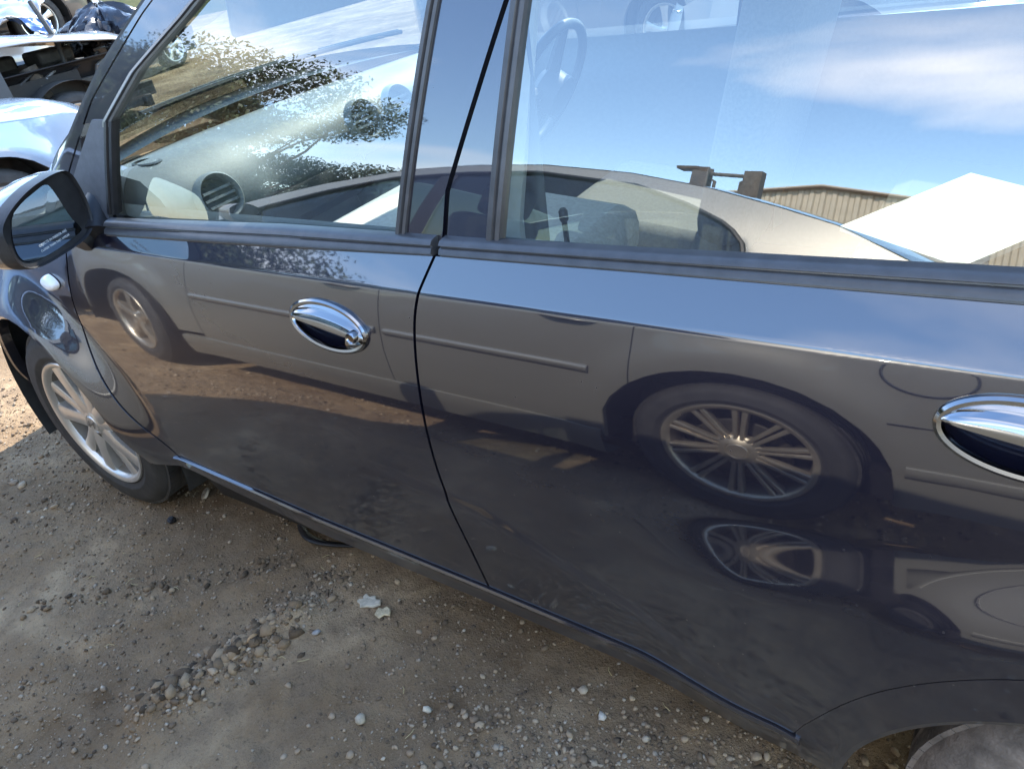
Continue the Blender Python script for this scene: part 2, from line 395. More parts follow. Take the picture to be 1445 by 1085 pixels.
# ---- greenhouse, near side
fwl=seam([(.535,.92),(.535,.936),(.585,1.126),(.640,1.165),(.703,1.21),(.867,1.291),(.899,1.309),(1.00,1.35),(1.20,1.40)])
fwr=seam([(1.333,.93),(1.341,.967),(1.412,1.269),(1.448,1.40)])
rwl=seam([(1.538,.94),(1.540,.966),(1.566,1.16),(1.578,1.255),(1.60,1.40)])
apo=seam([(.16,.96),(.236,1.022),(.402,1.099),(.551,1.215),(.728,1.323),(.98,1.43)])
aps=seam([(.30,.95),(.353,1.011),(.512,1.165),(.715,1.301),(.751,1.321),(1.02,1.42)])
GA=lambda x,z: G(x,z)+2.2*np.clip(aps(z)-.035-x,0,1)**2
panel('front_pillar',MAT['navy'],car,apo,lambda z:aps(z)-.004,K(.965),K(1.42),F=GA,nx=16,nz=60,lip=.02)
panel('front_pillar_seal',MAT['rubber'],car,lambda z:apo(z)-.02,lambda z:apo(z)+.001,K(.985),K(1.42),F=lambda x,z:GA(x,z)+.004,nx=4,nz=50,lip=.02)
def tr(w): return lambda z: fwl(z)-w
panel('front_door_frame',MAT['navy'],fd,lambda z:aps(z)+.004,lambda z:np.where(z>1.12,fwl(z)-.034,np.minimum(aps(z)+.035,.44)),K(.94),K(1.40),F=G,nx=14,nz=80,lip=.02)
# black window trim: front edge, sail panel, pillar edges
panel('sail_panel',MAT['greyplastic'],fd,lambda z:aps(z)+.036,lambda z:np.minimum(fwl(z)-.022,.60),lambda x:.935+0*x,K(1.128),F=lambda x,z:G(x,z)-.006,nx=14,nz=30,lip=.01)
def trimstrip(name,parent,f0,f1,z0,z1,o=.007,mat='trim',n=50):
    b=MB(); P=[]
    for z in np.linspace(z0,z1,n):
        a,c=float(f0(z)),float(f1(z)); row=[]
        for u,h in ((0,-.012),(.02,.2*o),(.12,o),(.45,o*1.1),(.55,o*.35),(.62,o*.35),(.7,o*.9),(.93,o*.7),(1,-.012)):
            x=a+(c-a)*u; row.append((x,float(G(x,z))-h,z))
        P.append(row)
    b.grid(np.array(P)); return b.build(name,MAT[mat],parent,angle=55)
trimstrip('window_trim',fd,lambda z:fwl(z)-.036,lambda z:fwl(z)+.002,1.115,1.40)
trimstrip('window_trim',fd,lambda z:fwl(z)-.026,lambda z:fwl(z)+.004,.945,1.125,.009,'black')
trimstrip('window_trim',fd,fwr,lambda z:fwr(z)+.022,.955,1.40)
trimstrip('window_trim',rd,lambda z:rwl(z)-.026,rwl,.955,1.40)
panel('door_pillar',MAT['navy'],fd,lambda z:fwr(z)+.020,lambda z:Bup(z)-.0045,K(.945),K(1.40),F=G,nx=10,nz=40,lip=.02)
panel('door_pillar',MAT['navy'],rd,lambda z:Bup(z)+.0045,lambda z:rwl(z)-.024,K(.945),K(1.40),F=G,nx=10,nz=40,lip=.02)
panel('pillar_seal',MAT['rubber'],car,lambda z:Bup(z)-.02,lambda z:Bup(z)+.02,K(.90),K(1.40),F=G,off=.018,nx=4,nz=30,lip=0)
panel('front_door_frame',MAT['navy'],fd,K(1.02),lambda z:Bup(z)-.005,K(1.385),K(1.425),F=G,nx=20,nz=6,lip=.02)
panel('rear_door_frame',MAT['navy'],rd,lambda z:Bup(z)+.005,K(2.62),K(1.385),K(1.425),F=G,nx=20,nz=6,lip=.02)
panel('rear_pillar',MAT['navy'],car,K(2.62),K(3.02),K(.95),K(1.42),F=G,nx=14,nz=20,lip=.02)
panel('door_pillar',MAT['black'],rd,K(2.40),K(2.46),K(.95),K(1.40),F=G,nx=4,nz=20,lip=.02)
gw=panel('front_window',MAT['glass'],fd,lambda z:fwl(z)-.01,lambda z:fwr(z)+.01,K(.925),K(1.41),F=G,off=.004,nx=60,nz=50,lip=0)
panel('rear_window',MAT['glass'],rd,lambda z:rwl(z)-.01,K(2.41),K(.93),K(1.41),F=G,off=.004,nx=60,nz=50,lip=0)
panel('quarter_window',MAT['glass'],car,K(2.45),K(2.63),K(.95),K(1.40),F=G,off=.004,nx=10,nz=20,lip=0)
# ---- far side
far=MB()
panel('x',None,None,K(-.70),K(3.05),lambda x:np.where(np.abs(x)<AF,arch_f(x),np.where(np.abs(x-2.42)<AR,arch_r(x)+.1,.2)),lambda x:np.where(x<.36,bon(x),zbelt(x)+.02),F=lambda x,z:S(x,np.minimum(z,.90))+np.clip(z-.90,0,1)*.9,nx=90,nz=30,far=True,mb=far)
for a,c in ((apo,lambda z:fwl(z)-.03),(lambda z:fwr(z)+.01,lambda z:rwl(z)-.01),(K(2.40),K(2.46)),(K(2.62),K(3.02))):
    panel('x',None,None,a,c,K(.93),K(1.42),F=G,nx=8,nz=20,far=True,mb=far)
panel('x',None,None,K(1.0),K(2.65),K(1.385),K(1.425),F=G,nx=12,nz=4,far=True,mb=far)
far.build('far_body_side',MAT['navy'],car)
for a,c in ((lambda z:fwl(z)-.01,lambda z:fwr(z)+.01),(lambda z:rwl(z)-.01,K(2.41)),(K(2.45),K(2.63))):
    panel('far_window',MAT['glass'],car,a,c,K(.925),K(1.41),F=G,off=.004,nx=16,nz=16,lip=0,far=True)
b=MB(); X,Z=np.meshgrid(np.linspace(.45,2.4,24),np.linspace(.3,.965,14),indexing='ij'); b.grid(np.stack([X,W_CAR-np.where(Z>.9,G(X,Z)+.035,S(X,Z)+.10),Z],-1))
b.build('far_door_lining',MAT['dash'],car)
b=MB(); X,Z=np.meshgrid(np.linspace(.45,2.4,24),np.linspace(.3,.955,14),indexing='ij'); b.grid(np.stack([X,np.where(Z>.9,G(X,Z)+.03,S(X,Z)+.09),Z],-1))
b.build('door_lining',MAT['dash'],car)
# ---- roof, bonnet, screens
b=MB(); xs=np.linspace(1.0,3.0,30); u=np.linspace(-1,1,25); P=[]
for x in xs:
    y0=float(G(x,1.424)); zt=1.424+.055*math.sin(math.pi*min(1,max(0,(x-.75)/2.6))); row=[]
    for k in u:
        row.append((x-.10*(1-k*k)*(1 if x<1.01 else max(0,1-(x-1)/.3)),W_CAR/2+k*(W_CAR/2-y0),1.424+(zt+.02-1.424)*(1-abs(k)**2.6)))
    P.append(row)
b.grid(np.array(P)); b.build('roof',MAT['navy'],car,thick=.012)
b=MB(); b.grid(np.array(P)-np.array([0,0,.03])); b.build('headlining',MAT['headliner'],car)
def sweep(f_left,zs,bulge,name,mat,n=24,inset=0,sign=-1):
    b=MB(); P=[]
    for z in zs:
        x0=float(f_left(z)); y0=float(G(x0,z))+inset; row=[]
        for k in np.linspace(-1,1,n): row.append((x0+sign*bulge*(1-k*k),W_CAR/2+k*(W_CAR/2-y0),z+.02*(1-k*k)))
        P.append(row)
    b.grid(np.array(P)); return b.build(name,mat,car)
sweep(apo,np.linspace(.985,1.43,16),.16,'windscreen',MAT['glass2'],inset=.02)
sweep(lambda z:np.interp(z,[.95,1.42],[3.10,2.98]),np.linspace(.97,1.41,8),.06,'rear_screen',MAT['glass2'],sign=1)
b=MB(); P=[]
for x in np.linspace(-.70,.22,24):
    z0=float(bon(x)); y0=float(S(x,.90)+max(0,z0-.90)*.9); row=[]
    for k in np.linspace(-1,1,25): row.append((x-(.14*(1-k*k)),W_CAR/2+k*(W_CAR/2-y0-.004),z0+.065*(1-abs(k)**2.2)))
    P.append(row)
b.grid(np.array(P)); b.build('bonnet',MAT['navy'],car)
# cowl, wipers
b=MB(); P=[]
for k in np.linspace(-1,1,25):
    xa=.24-.14*(1-k*k); P.append([(xa-.03,W_CAR/2+k*.70,.965+.055*(1-k*k)),(xa+.10,W_CAR/2+k*.69,.985+.03*(1-k*k))])
b.grid(np.array(P)); b.build('cowl',MAT['black'],car)
for y0,y1 in ((.42,1.0),(.95,1.45)):
    b=MB(); pts=[(.20-.12*(1-((y-.835)/.835)**2)+.07,y,1.035+.03*(1-((y-.835)/.835)**2)) for y in np.linspace(y0,y1,10)]
    b.tube(pts,.008,6); b.tube([(p[0]-.015,p[1],p[2]+.004) for p in pts[3:]],.006,6); b.build('wiper',MAT['black'],car)
# bumper and tail panels
b=MB(); P=[]
for k in np.linspace(-1,1,25):
    y=W_CAR/2+k*(W_CAR/2-float(S(-.70,.5))); x=-.70-.14*(1-abs(k)**3)
    P.append([(x,y,.2),(x-.03,y,.35),(x-.04,y,.5),(x-.0,y,.66+.065*(1-abs(k)**2.2))])
b.grid(np.array(P)); b.build('front_bumper',MAT['navy'],car)
b=MB(); P=[]
for k in np.linspace(-1,1,25):
    y=W_CAR/2+k*(W_CAR/2-float(S(3.05,.6))); x=3.05+.10*(1-abs(k)**3)
    P.append([(x,y,.2),(x+.04,y,.4),(x+.03,y,.6),(x,y,.96)])
b.grid(np.array(P)); b.build('tailgate',MAT['navy'],car)
b=MB(); b.box((1.17,W_CAR/2,.26),(3.3,1.45,.10)); b.box((-.45,W_CAR/2,.5),(.5,.75,.3)); b.build('floor_pan',MAT['black'],car)
for x_,d_ in ((.30,1.5),(2.75,1.4)):
    b=MB(); b.box((x_,W_CAR/2,.60),(.04,d_,.5)); b.build('bulkhead',MAT['black'],car)
# arch liners
for hx,cz,R,nm in ((0,.30,.40,1),(2.40,.16,.375,2)):
  for sgn in (0,1):
    b=MB(); P=[]
    for a in np.linspace(-.35,math.pi+.35,30):
        x=hx+R*math.cos(a); z=cz+R*math.sin(a)
        y0=.012 if nm==1 else .01
        row=[(x,y0,z),(x+.01*math.cos(a),.09,z),(x,.14,z),(x,.30,z)]
        P.append([(p[0],W_CAR-p[1],p[2]) if sgn else p for p in row])
    b.grid(np.array(P)); e=np.array(P)[:,-1]; b.add(list(e),[tuple(range(len(e)))]); b.build('wheel_arch_liner',MAT['liner'],car)

# ------------------------------------------------------------------ wheels
def spoke_rows(sec):
    """sections (r, tangential offset, width, outer y, depth) -> box-like spoke with chamfered face"""
    rows=[]
    for r,t,w,y,d in sec:
        rows.append([(r,t-w/2,y+d),(r,t-w/2,y+.004),(r,t-w*.32,y),(r,t+w*.32,y),(r,t+w/2,y+.004),(r,t+w/2,y+d)])
    return rows
def wheel(name,parent,R=.298,Rr=.2,width=.19,spokes=None,n_sp=5,rim_mat='alloy',tyre_mat='rubber',steer=0,loc=(0,0,.3),flip=False,hub=.045,badge=False,detail=True):
    w=bpy.data.objects.new(name,None); COL.objects.link(w); w.parent=parent; w.location=loc; w.rotation_euler=(0,0,steer+(math.pi if flip else 0))
    s=R-Rr; k=48 if detail else 28
    prof=[(Rr-.006,.012),(Rr+.004,.002),(Rr+.012,.004),(Rr+.25*s,-.004),(Rr+.30*s,-.0055),(Rr+.33*s,-.004),(Rr+.55*s,-.006),(Rr+.75*s,.001),(R-.012,.014),(R-.003,.026)]
    for q in (.25,.5,.75):
        y=.026+(width-.052)*q; prof+=[(R,y-.007),(R-.006,y-.004),(R-.006,y+.004),(R,y+.007)]
    prof+=[(R-.003,width-.026),(R-.015,width-.01),(Rr+.4*s,width+.004),(Rr,width-.01)]
    b=MB(); b.lathe(prof,k)
    if detail:                                                   # shoulder tread blocks
        for i in range(72):
            a=2*math.pi*i/72
            for y in (.030,width-.03):
                Rm=Matrix.Rotation(-a,3,'Y'); c=Rm@Vector((R-.0035,y,0)); b.box(c,(.008,.020,.024),Rm)
    b.build('tyre',MAT[tyre_mat],w,angle=45)
    b=MB(); b.lathe([(Rr-.030,width*.55),(Rr-.022,.045),(Rr-.015,.016)],48); b.build('rim_barrel',MAT['barrel'],w)
    b=MB(); b.lathe([(Rr-.0152,.0165),(Rr-.011,.006),(Rr-.004,.000),(Rr+.004,-.001),(Rr+.007,.004),(Rr+.004,.012)],64); 
    b.build('rim',MAT[rim_mat],w,angle=50)
    b=MB(); b.lathe([(.0,.055),(.13,.055),(.135,.06),(.135,.075),(0,.075)],40); b.build('brake_disc',MAT['steel'],w)
    b=MB(); b.lathe([(0,.085),(Rr-.03,.085),(Rr-.028,.10)],32); b.build('dark_spoke_backing',MAT['liner'],w)  # dark disc added so the gaps between spokes look shaded
    b=MB(); b.lathe([(0,.004),(hub*.55,.004),(hub*.62,.008),(hub*.66,.006),(hub,.012),(hub*1.35,.024),(hub*1.45,.05)],40); b.build('hub',MAT[rim_mat],w,angle=30)
    if detail:
        for i in range(5):
            a=2*math.pi*(i+.5)/5; b=MB(); b.lathe([(0,.012),(.007,.012),(.009,.018),(.010,.03)],10,c=(hub*1.05*math.cos(a),0.004,hub*1.05*math.sin(a))); b.build('wheel_nut',MAT['steel'],w)
    if badge:
        b=MB()
        for q in (-1,1): b.add([(q*.011-.003-.004,.0015,-.012),(q*.011+.003-.004,.0015,-.012),(q*.011+.003+.004,.0015,.012),(q*.011-.003+.004,.0015,.012)],[(0,1,2,3)])
        b.add([(-.012,.0014,-.004),(.012,.0014,.002),(.012,.0014,.006),(-.012,.0014,0)],[(0,1,2,3)])
        b.build('badge',MAT['chrome'],w)
    for i in range(n_sp):
        a=2*math.pi*i/n_sp+.35; b=MB(); ca,sa=math.cos(a),math.sin(a)
        for sec in spokes:
            rows=[[(r*ca-t*sa,y,r*sa+t*ca) for r,t,y in row] for row in spoke_rows(sec)]
            b.grid(np.array(rows),flip=True)
        b.build('spoke',MAT[rim_mat],w,angle=35)
    return w
SP_V=[[(.036,.012,.050,.008,.04),(.085,.023,.048,.005,.04),(.14,.041,.052,.006,.04),(.192,.058,.062,.008,.03)],
      [(.036,-.012,.046,.010,.04),(.085,-.021,.040,.012,.04),(.14,-.034,.040,.013,.04),(.192,-.046,.048,.012,.03)]]
SP_5=[[(.03,0,.055,.012,.04),(.09,0,.052,.006,.04),(.15,0,.060,.008,.04),(.196,0,.085,.008,.03)]]
SP_D=[[(.04,.008,.012,.014,.03),(.10,.0095,.014,.010,.03),(.16,.012,.016,.010,.03),(.222,.015,.020,.008,.03)],
      [(.04,-.008,.012,.014,.03),(.10,-.0095,.014,.010,.03),(.16,-.012,.016,.010,.03),(.222,-.015,.020,.008,.03)]]
w0=wheel('front_wheel',car,.298,.2,.185,SP_V,5,steer=0.0,loc=(0,.005,.298),badge=True); w0['label']='front wheel with silver five-spoke alloy rim'
wheel('front_wheel',car,.298,.2,.185,SP_V,5,loc=(0,W_CAR-.005,.298),flip=True)
w1=wheel('rear_wheel',car,.295,.2,.185,SP_V,5,tyre_mat='dirtyrubber',loc=(2.44,.0,.155)); w1['label']='rear wheel with dust-caked tyre'
wheel('rear_wheel',car,.295,.2,.185,SP_V,5,loc=(2.44,W_CAR-.02,.155),flip=True)

# ------------------------------------------------------------------ chrome handles
def handle(parent,c,lock):
    cx,cz=c; a,bb=.089,.0415; cr,sr=math.cos(HROT),math.sin(HROT)
    def pt(u,v,o):
        x=cx+u*cr-v*sr; z=cz+u*sr+v*cr; return (x,float(S(x,z))-o,z)
    th=np.linspace(0,2*math.pi,72,endpoint=False)
    hb=MB(); hb.tube([pt(a*math.cos(t)*.985,bb*math.sin(t)*.975,.002) for t in th],.0058,8,closed=True)
    h=hb.build('door_handle',MAT['chrome'],parent)
    b=MB(); P=[]
    for q in np.linspace(0,1,9):
        k=1-q**2.2*.98; d=-.002-.030*(1-(1-q)**2.4) if False else -.034*math.sin(q*math.pi/2)
        P.append([pt(a*.97*k*math.cos(t),bb*.96*k*math.sin(t),d) for t in th])
    b.grid(np.array(P),cv=True,flip=True); b.build('handle_cup',MAT['navy'],parent)
    # grip covering the upper part of the oval, belly hanging over the cup
    b=MB(); P=[]; n=40
    for i,s in enumerate(np.linspace(-1,1,n)):
        u=a*.975*s; top=bb*math.sqrt(max(0,1-(s*.985)**2))*.97
        low=.001-.004*s
        low=min(low,top-.004) ; e=math.sqrt(max(0,1-abs(s)**6))
        row=[]
        for q in np.linspace(0,1,14):
            v=top+(low-top)*q
            o=.003+(.0125*math.sin(min(1,q*1.15)*math.pi*.5)**1.2+ (-.005 if .30<q<.42 else 0)*e)*(.35+.65*e)
            row.append(pt(u,v,o))
        row.append(pt(u,low-.0005,.010*e)); row.append(pt(u,low+.004,-.004))
        P.append(row)
    b.grid(np.array(P),flip=True); b.build('handle_grip',MAT['chrome'],parent,angle=60)
    b=MB(); P=[]                                            # small lower fillet at the rear end
    for s in np.linspace(.50,.97,14):
        u=a*s; lo=-bb*math.sqrt(1-(s*.985)**2)*.95; P.append([pt(u,-.001,-.004),pt(u,-.003,.006),pt(u,(lo-.003)/2,.009),pt(u,lo,.002)])
    b.grid(np.array(P),flip=True); b.build('handle_bezel',MAT['chrome'],parent)
    if lock:
        b=MB(); c0=np.array(pt(.070,.003,.0185)); 
        b.lathe([(0,.0),(.0065,.0),(.0075,.001),(.0095,-.002),(.0105,.002),(.0105,.012)],28,c=(c0[0],c0[1]-.001,c0[2])); b.build('key_lock',MAT['chrome'],parent,angle=40)
    return h
handle(fd,HF,True); handle(rd,HR,False)

# ------------------------------------------------------------------ wing mirror
MO=np.array([.53,-.085,.95])
RIM=np.array([[0.4948, 0.0344, 1.0533], [0.4923, 0.0428, 0.9863], [0.4956, 0.0316, 0.9308], [0.5068, -0.0062, 0.912], [0.5411, -0.1228, 0.9067], [0.5505, -0.1545, 0.9177], [0.555, -0.1697, 0.937], [0.5551, -0.1703, 0.971], [0.5542, -0.167, 1.0053], [0.543, -0.1292, 1.0305], [0.5255, -0.0698, 1.0514], [0.5059, -0.0033, 1.059]])
GLS=np.array([[0.5412, -0.1229, 1.0166], [0.5319, -0.0915, 1.0297], [0.523, -0.0614, 1.0368], [0.5118, -0.0231, 1.0443], [0.5097, -0.0163, 1.0285], [0.5083, -0.0114, 0.9997], [0.507, -0.007, 0.9659], [0.5032, 0.0059, 0.9386], [0.5034, 0.0052, 0.9309], [0.5087, -0.0127, 0.9276], [0.5281, -0.0786, 0.9197], [0.5435, -0.1307, 0.9228], [0.5486, -0.148, 0.934], [0.5493, -0.1506, 0.9546], [0.5471, -0.1431, 0.9834]])
TXT=[[0.535, -0.1018, 0.9412], [0.5137, -0.0297, 0.9444], [0.5352, -0.1027, 0.9309], [0.5123, -0.025, 0.9362]]

wm=bpy.data.objects.new('wing_mirror',None); COL.objects.link(wm); wm.parent=car
nrm=np.array([.95,.28,0.]); nrm/=np.linalg.norm(nrm); ctr=np.mean(RIM,0)
def resample(P,n=64,it=2):
    P=np.array(P)
    for _ in range(it):
        Q=[]
        for i in range(len(P)):
            a,b_=P[i],P[(i+1)%len(P)]; Q+= [a*.78+b_*.22,a*.22+b_*.78]
        P=np.array(Q)
    d=np.linalg.norm(np.roll(P,-1,0)-P,axis=1); s=np.concatenate([[0],np.cumsum(d)]); Pc=np.concatenate([P,P[:1]])
    t=np.linspace(0,s[-1],n,endpoint=False); return np.stack([np.interp(t,s,Pc[:,k]) for k in range(3)],1)
rim=resample(RIM); gls=resample(GLS,64,1); gls=np.roll(gls,-int(np.argmin([np.linalg.norm(np.roll(gls,-k_,0)-rim,axis=1).sum() for k_ in range(64)])),0)
def shell(off,sc,up=0): return ctr+(rim-ctr)*sc-nrm*off+np.array([0,0,up])
b=MB(); b.grid(np.array([shell(.0,.965),shell(-.004,.985),shell(.004,1.0),shell(.03,1.01)]),cv=True); b.build('mirror_surround',MAT['black'],wm)
b=MB(); sh=[shell(.028,1.008),shell(.06,1.0),shell(.095,.93),shell(.125,.78),shell(.145,.5),shell(.152,.12)]; b.grid(np.array(sh),cv=True); b.add(list(sh[-1]),[tuple(range(64))]); b.build('mirror_housing',MAT['navy'],wm)
inn=ctr+(rim-ctr)*.955; gb=gls-nrm*.008
b=MB(); b.grid(np.array([shell(0,.966),inn-nrm*.006,gb-nrm*.002]),cv=True); b.build('mirror_recess',MAT['black'],wm)
gc=np.mean(gb,0); gm=MB(); gm.add(list(gb)+[gc],[(i,(i+1)%64,64) for i in range(64)]); gmo=gm.build('mirror_glass',MAT['mirror'],wm,smooth=False)
# mirror arm to the sail panel
b=MB(); b.tube([(.49,.03,.905),(.46,.06,.93),(.45,.10,.95)],[.035,.04,.045],12); b.tube([(.455,.0,.90),(.45,.05,.93),(.45,.1,.94)],[.03,.035,.04],10); b.build('mirror_arm',MAT['black'],wm)
def textmesh(name,body,origin,ux,uz,size,mat,parent,width=None,align='LEFT'):
    cu=bpy.data.curves.new(name,'FONT'); cu.body=body; cu.size=size; cu.align_x=align
    to=bpy.data.objects.new(name,cu); COL.objects.link(to); bpy.context.view_layer.update()
    me=bpy.data.meshes.new_from_object(to.evaluated_get(bpy.context.evaluated_depsgraph_get())); bpy.data.objects.remove(to)
    xs=[v.co.x for v in me.vertices]; L=max(xs)-min(xs); k=(width/L) if width else 1
    for v in me.vertices:
        p=np.array(origin)+np.array(ux)*v.co.x*k+np.array(uz)*v.co.y*(1 if width is None else min(1.6,max(k,.6)))
        v.co=p
    me.materials.append(mat); o=bpy.data.objects.new(name,me); COL.objects.link(o); o.parent=parent; return o
def onglass(p): p=np.array(p); return p-nrm*((p-gc)@nrm)+nrm*.0008
t0,t1=onglass(TXT[0]),onglass(TXT[1]); ux=(t1-t0); tw=np.linalg.norm(ux); ux/=tw; uz=np.cross(nrm,ux); uz=uz if uz[2]>0 else -uz
textmesh('warning_text','OBJECTS IN MIRROR ARE',t0,ux,uz,.0085,MAT['white_p'],wm,tw)
t2=onglass(TXT[2]); textmesh('warning_text','CLOSER THAN THEY APPEAR',t2,ux,uz,.0085,MAT['white_p'],wm,tw*1.04)
# side marker lamp
b=MB(); P=[]
for q in np.linspace(0,1,8):
    row=[]
    for t in np.linspace(0,2*math.pi,40,endpoint=False):
        e=abs(math.cos(t))**1.0; r=.045 if math.cos(t)<0 else .040
        x=.235+r*math.cos(t)*math.cos(q*math.pi/2)**.7; z=.782+.020*math.sin(t)*(1-.25*abs(math.cos(t)))*math.cos(q*math.pi/2)**.7
        row.append((x,float(S(x,z))-.002-.018*math.sin(q*math.pi/2),z))
    P.append(row)
b.grid(np.array(P),cv=True,flip=True); b.build('side_marker_lamp',MAT['lens'],car)

# ------------------------------------------------------------------ interior
b=MB(); P=[]
for y in np.linspace(.13,W_CAR-.13,60):
    bul=.035*math.exp(-((y-.27)/.13)**4)+.03*math.exp(-((y-1.2)/.22)**4)
    c=.05*(1-((y-.835)/.7)**2)
    P.append([(.26-c,y,.975),(.40-c*.3,y,.995),(.50,y,1.0+bul*.5),(.565,y,.99+bul*.5),(.605+bul,y,.955),(.63+bul,y,.90),(.62+bul,y,.84),(.56,y,.78),(.50,y,.60),(.45,y,.45)])
P=np.array(P); b.grid(P)
for e in (0,-1): b.add(list(P[e])+[(.26,P[e][0][1],.45)],[tuple(range(P.shape[1]+1))])
dash=b.build('dashboard',MAT['dash'],car,angle=60)
b=MB(); P=[]
for y in np.linspace(.14,.70,24): P.append([(.645,y,.87),(.66,y,.845),(.655,y,.80),(.60,y,.76)])
b.grid(np.array(P)); b.build('glovebox',MAT['dashdark'],car)
b=MB(); b.box((.60,.86,.74),(.10,.26,.30),Matrix.Rotation(-.25,3,'Y')); b.build('centre_console',MAT['dashdark'],car,bevel=.01)
def vent(c,r,par,tilt=.35):
    Rm=Matrix.Rotation(math.pi/2-tilt,3,'Y')
    def T(p): q=Rm@Vector(p); return (q[0]+c[0],q[1]+c[1],q[2]+c[2])
    b=MB(); b.lathe([(r*1.25,-.01),(r*1.2,.008),(r*1.08,.014),(r,.008),(r*.96,-.012)],36,axis='z'); b.v=[T(p) for p in b.v]; v=b.build('air_vent',MAT['dash'],par)
    b=MB(); b.lathe([(0,-.012),(r*.97,-.012)],30,axis='z'); b.v=[T(p) for p in b.v]; b.build('vent_bowl',MAT['ventgrey'],v)
    for k in (-.35,.0,.35):
        b=MB(); b.box((0,k*r,0),(r*1.75*math.sqrt(1-k*k),.006,.014)); b.v=[T((p[1],p[0],p[2])) for p in b.v]; b.build('vent_slat',MAT['dash'],v)
for c in ((.665,.235,.925),(.638,.75,.945),(.638,.90,.945),(.67,1.47,.925)): vent(c,.046,dash)
b=MB(); b.lathe([(.030,0),(.030,.006),(.024,.008),(.022,-.005),(0,-.006)],28,axis='z'); b.v=[(p[0]*1.5+.50,p[1]*.9+.20,p[2]+1.006) for p in b.v]; b.build('demister_vent',MAT['dashdark'],dash)
# steering wheel
sw=bpy.data.objects.new('steering_wheel',None); COL.objects.link(sw); sw.parent=car; sw.location=(.93,1.20,.90); sw.rotation_euler=(0,math.radians(-62),0)
b=MB(); b.tube([(.185*math.cos(t),.185*math.sin(t),0) for t in np.linspace(0,2*math.pi,48,endpoint=False)],.014,10,closed=True); b.build('wheel_ring',MAT['dashdark'],sw)
b=MB(); b.lathe([(0,.02),(.05,.018),(.065,.0),(.06,-.06)],24,axis='z')
for a in (0,math.pi,math.pi*1.5): b.tube([(.05*math.cos(a),.05*math.sin(a),-.005),(.18*math.cos(a),.18*math.sin(a),0)],[.022,.014],8)
b.build('wheel_spider',MAT['dashdark'],sw)
# seats
def rbox(c,d,R=None,r=.05):
    b=MB(); b.box((0,0,0),d); n=b
    if R is not None: n.v=[tuple(R@Vector(p)) for p in n.v]
    n.v=[(p[0]+c[0],p[1]+c[1],p[2]+c[2]) for p in n.v]; return n
def seat(par,x,y,mat,s=1,h=0):
    q=rbox((x,y,.52+h),(.50,.50,.17),Matrix.Rotation(.12,3,'Y')).build('seat_cushion',mat,par,bevel=.05)
    q2=rbox((x+.30,y,.85+h),(.13,.47,.62),Matrix.Rotation(.24,3,'Y')).build('seat_back',mat,par,bevel=.05)
    q3=rbox((x+.40,y,1.235+h),(.09,.26,.17),Matrix.Rotation(.2,3,'Y')).build('headrest',mat,par,bevel=.035)
    for k in (-.06,.06):
        b=MB(); b.tube([(x+.38,y+k,1.12+h),(x+.395,y+k,1.2+h)],.006,6); b.build('headrest_post',MAT['chrome'],q3)
seat(car,1.27,1.20,MAT['seatmid'])
rbox((1.20,.47,.52),(.50,.50,.17),Matrix.Rotation(.12,3,'Y')).build('seat_cushion',MAT['seatdark'],car,bevel=.05)
rbox((1.16,.45,.755),(.62,.47,.13),Matrix.Rotation(.10,3,'Y')).build('folded_seat_back',MAT['seat'],car,bevel=.05)
b=MB(); b.lathe([(.004,0),(.004,.03),(.0065,.034),(.0065,.046),(.004,.050),(0,.050)],14,c=(1.625,.105,.95),axis='z'); b.build('lock_knob',MAT['black'],rd)
rbox((2.10,.835,.54),(.52,1.25,.17),Matrix.Rotation(.10,3,'Y')).build('rear_seat_cushion',MAT['seatdark'],car,bevel=.05)
rbox((2.42,.835,.82),(.14,1.25,.58),Matrix.Rotation(.28,3,'Y')).build('rear_seat_back',MAT['seatdark'],car,bevel=.05)
for y in (.45,1.22): rbox((2.52,y,1.17),(.09,.26,.15),Matrix.Rotation(.2,3,'Y')).build('headrest',MAT['seatdark'],car,bevel=.03)
# belt pillars, seat belt, visors, mirror
for y in (.15,W_CAR-.15):
    b=MB(); b.tube([(1.46,y+(.0 if y<1 else 0),.40),(1.47,y,.95),(1.52,y+(.13 if y<1 else -.13),1.40)],[.05,.045,.04],8); b.build('pillar_lining',MAT['headliner'],car)
    b=MB(); yy=y+.06 if y<1 else y-.06; b.add([(1.50,yy,1.25),(1.545,yy,1.25),(1.50,yy,.40),(1.455,yy,.40)],[(0,1,2,3)]); b.build('seat_belt',MAT['dashdark'],car,thick=.002)
for y,x,rot in ((.47,.86,.25),(1.2,.98,1.35)):
    rbox((x,y,1.315),(.016,.40,.17),Matrix.Rotation(rot,3,'Y')).build('sun_visor',MAT['dash'],car,bevel=.03 if False else .007)
rbox((.62,.835,1.30),(.03,.23,.065),Matrix.Rotation(.1,3,'Z')).build('interior_mirror',MAT['dashdark'],car,bevel=.012)
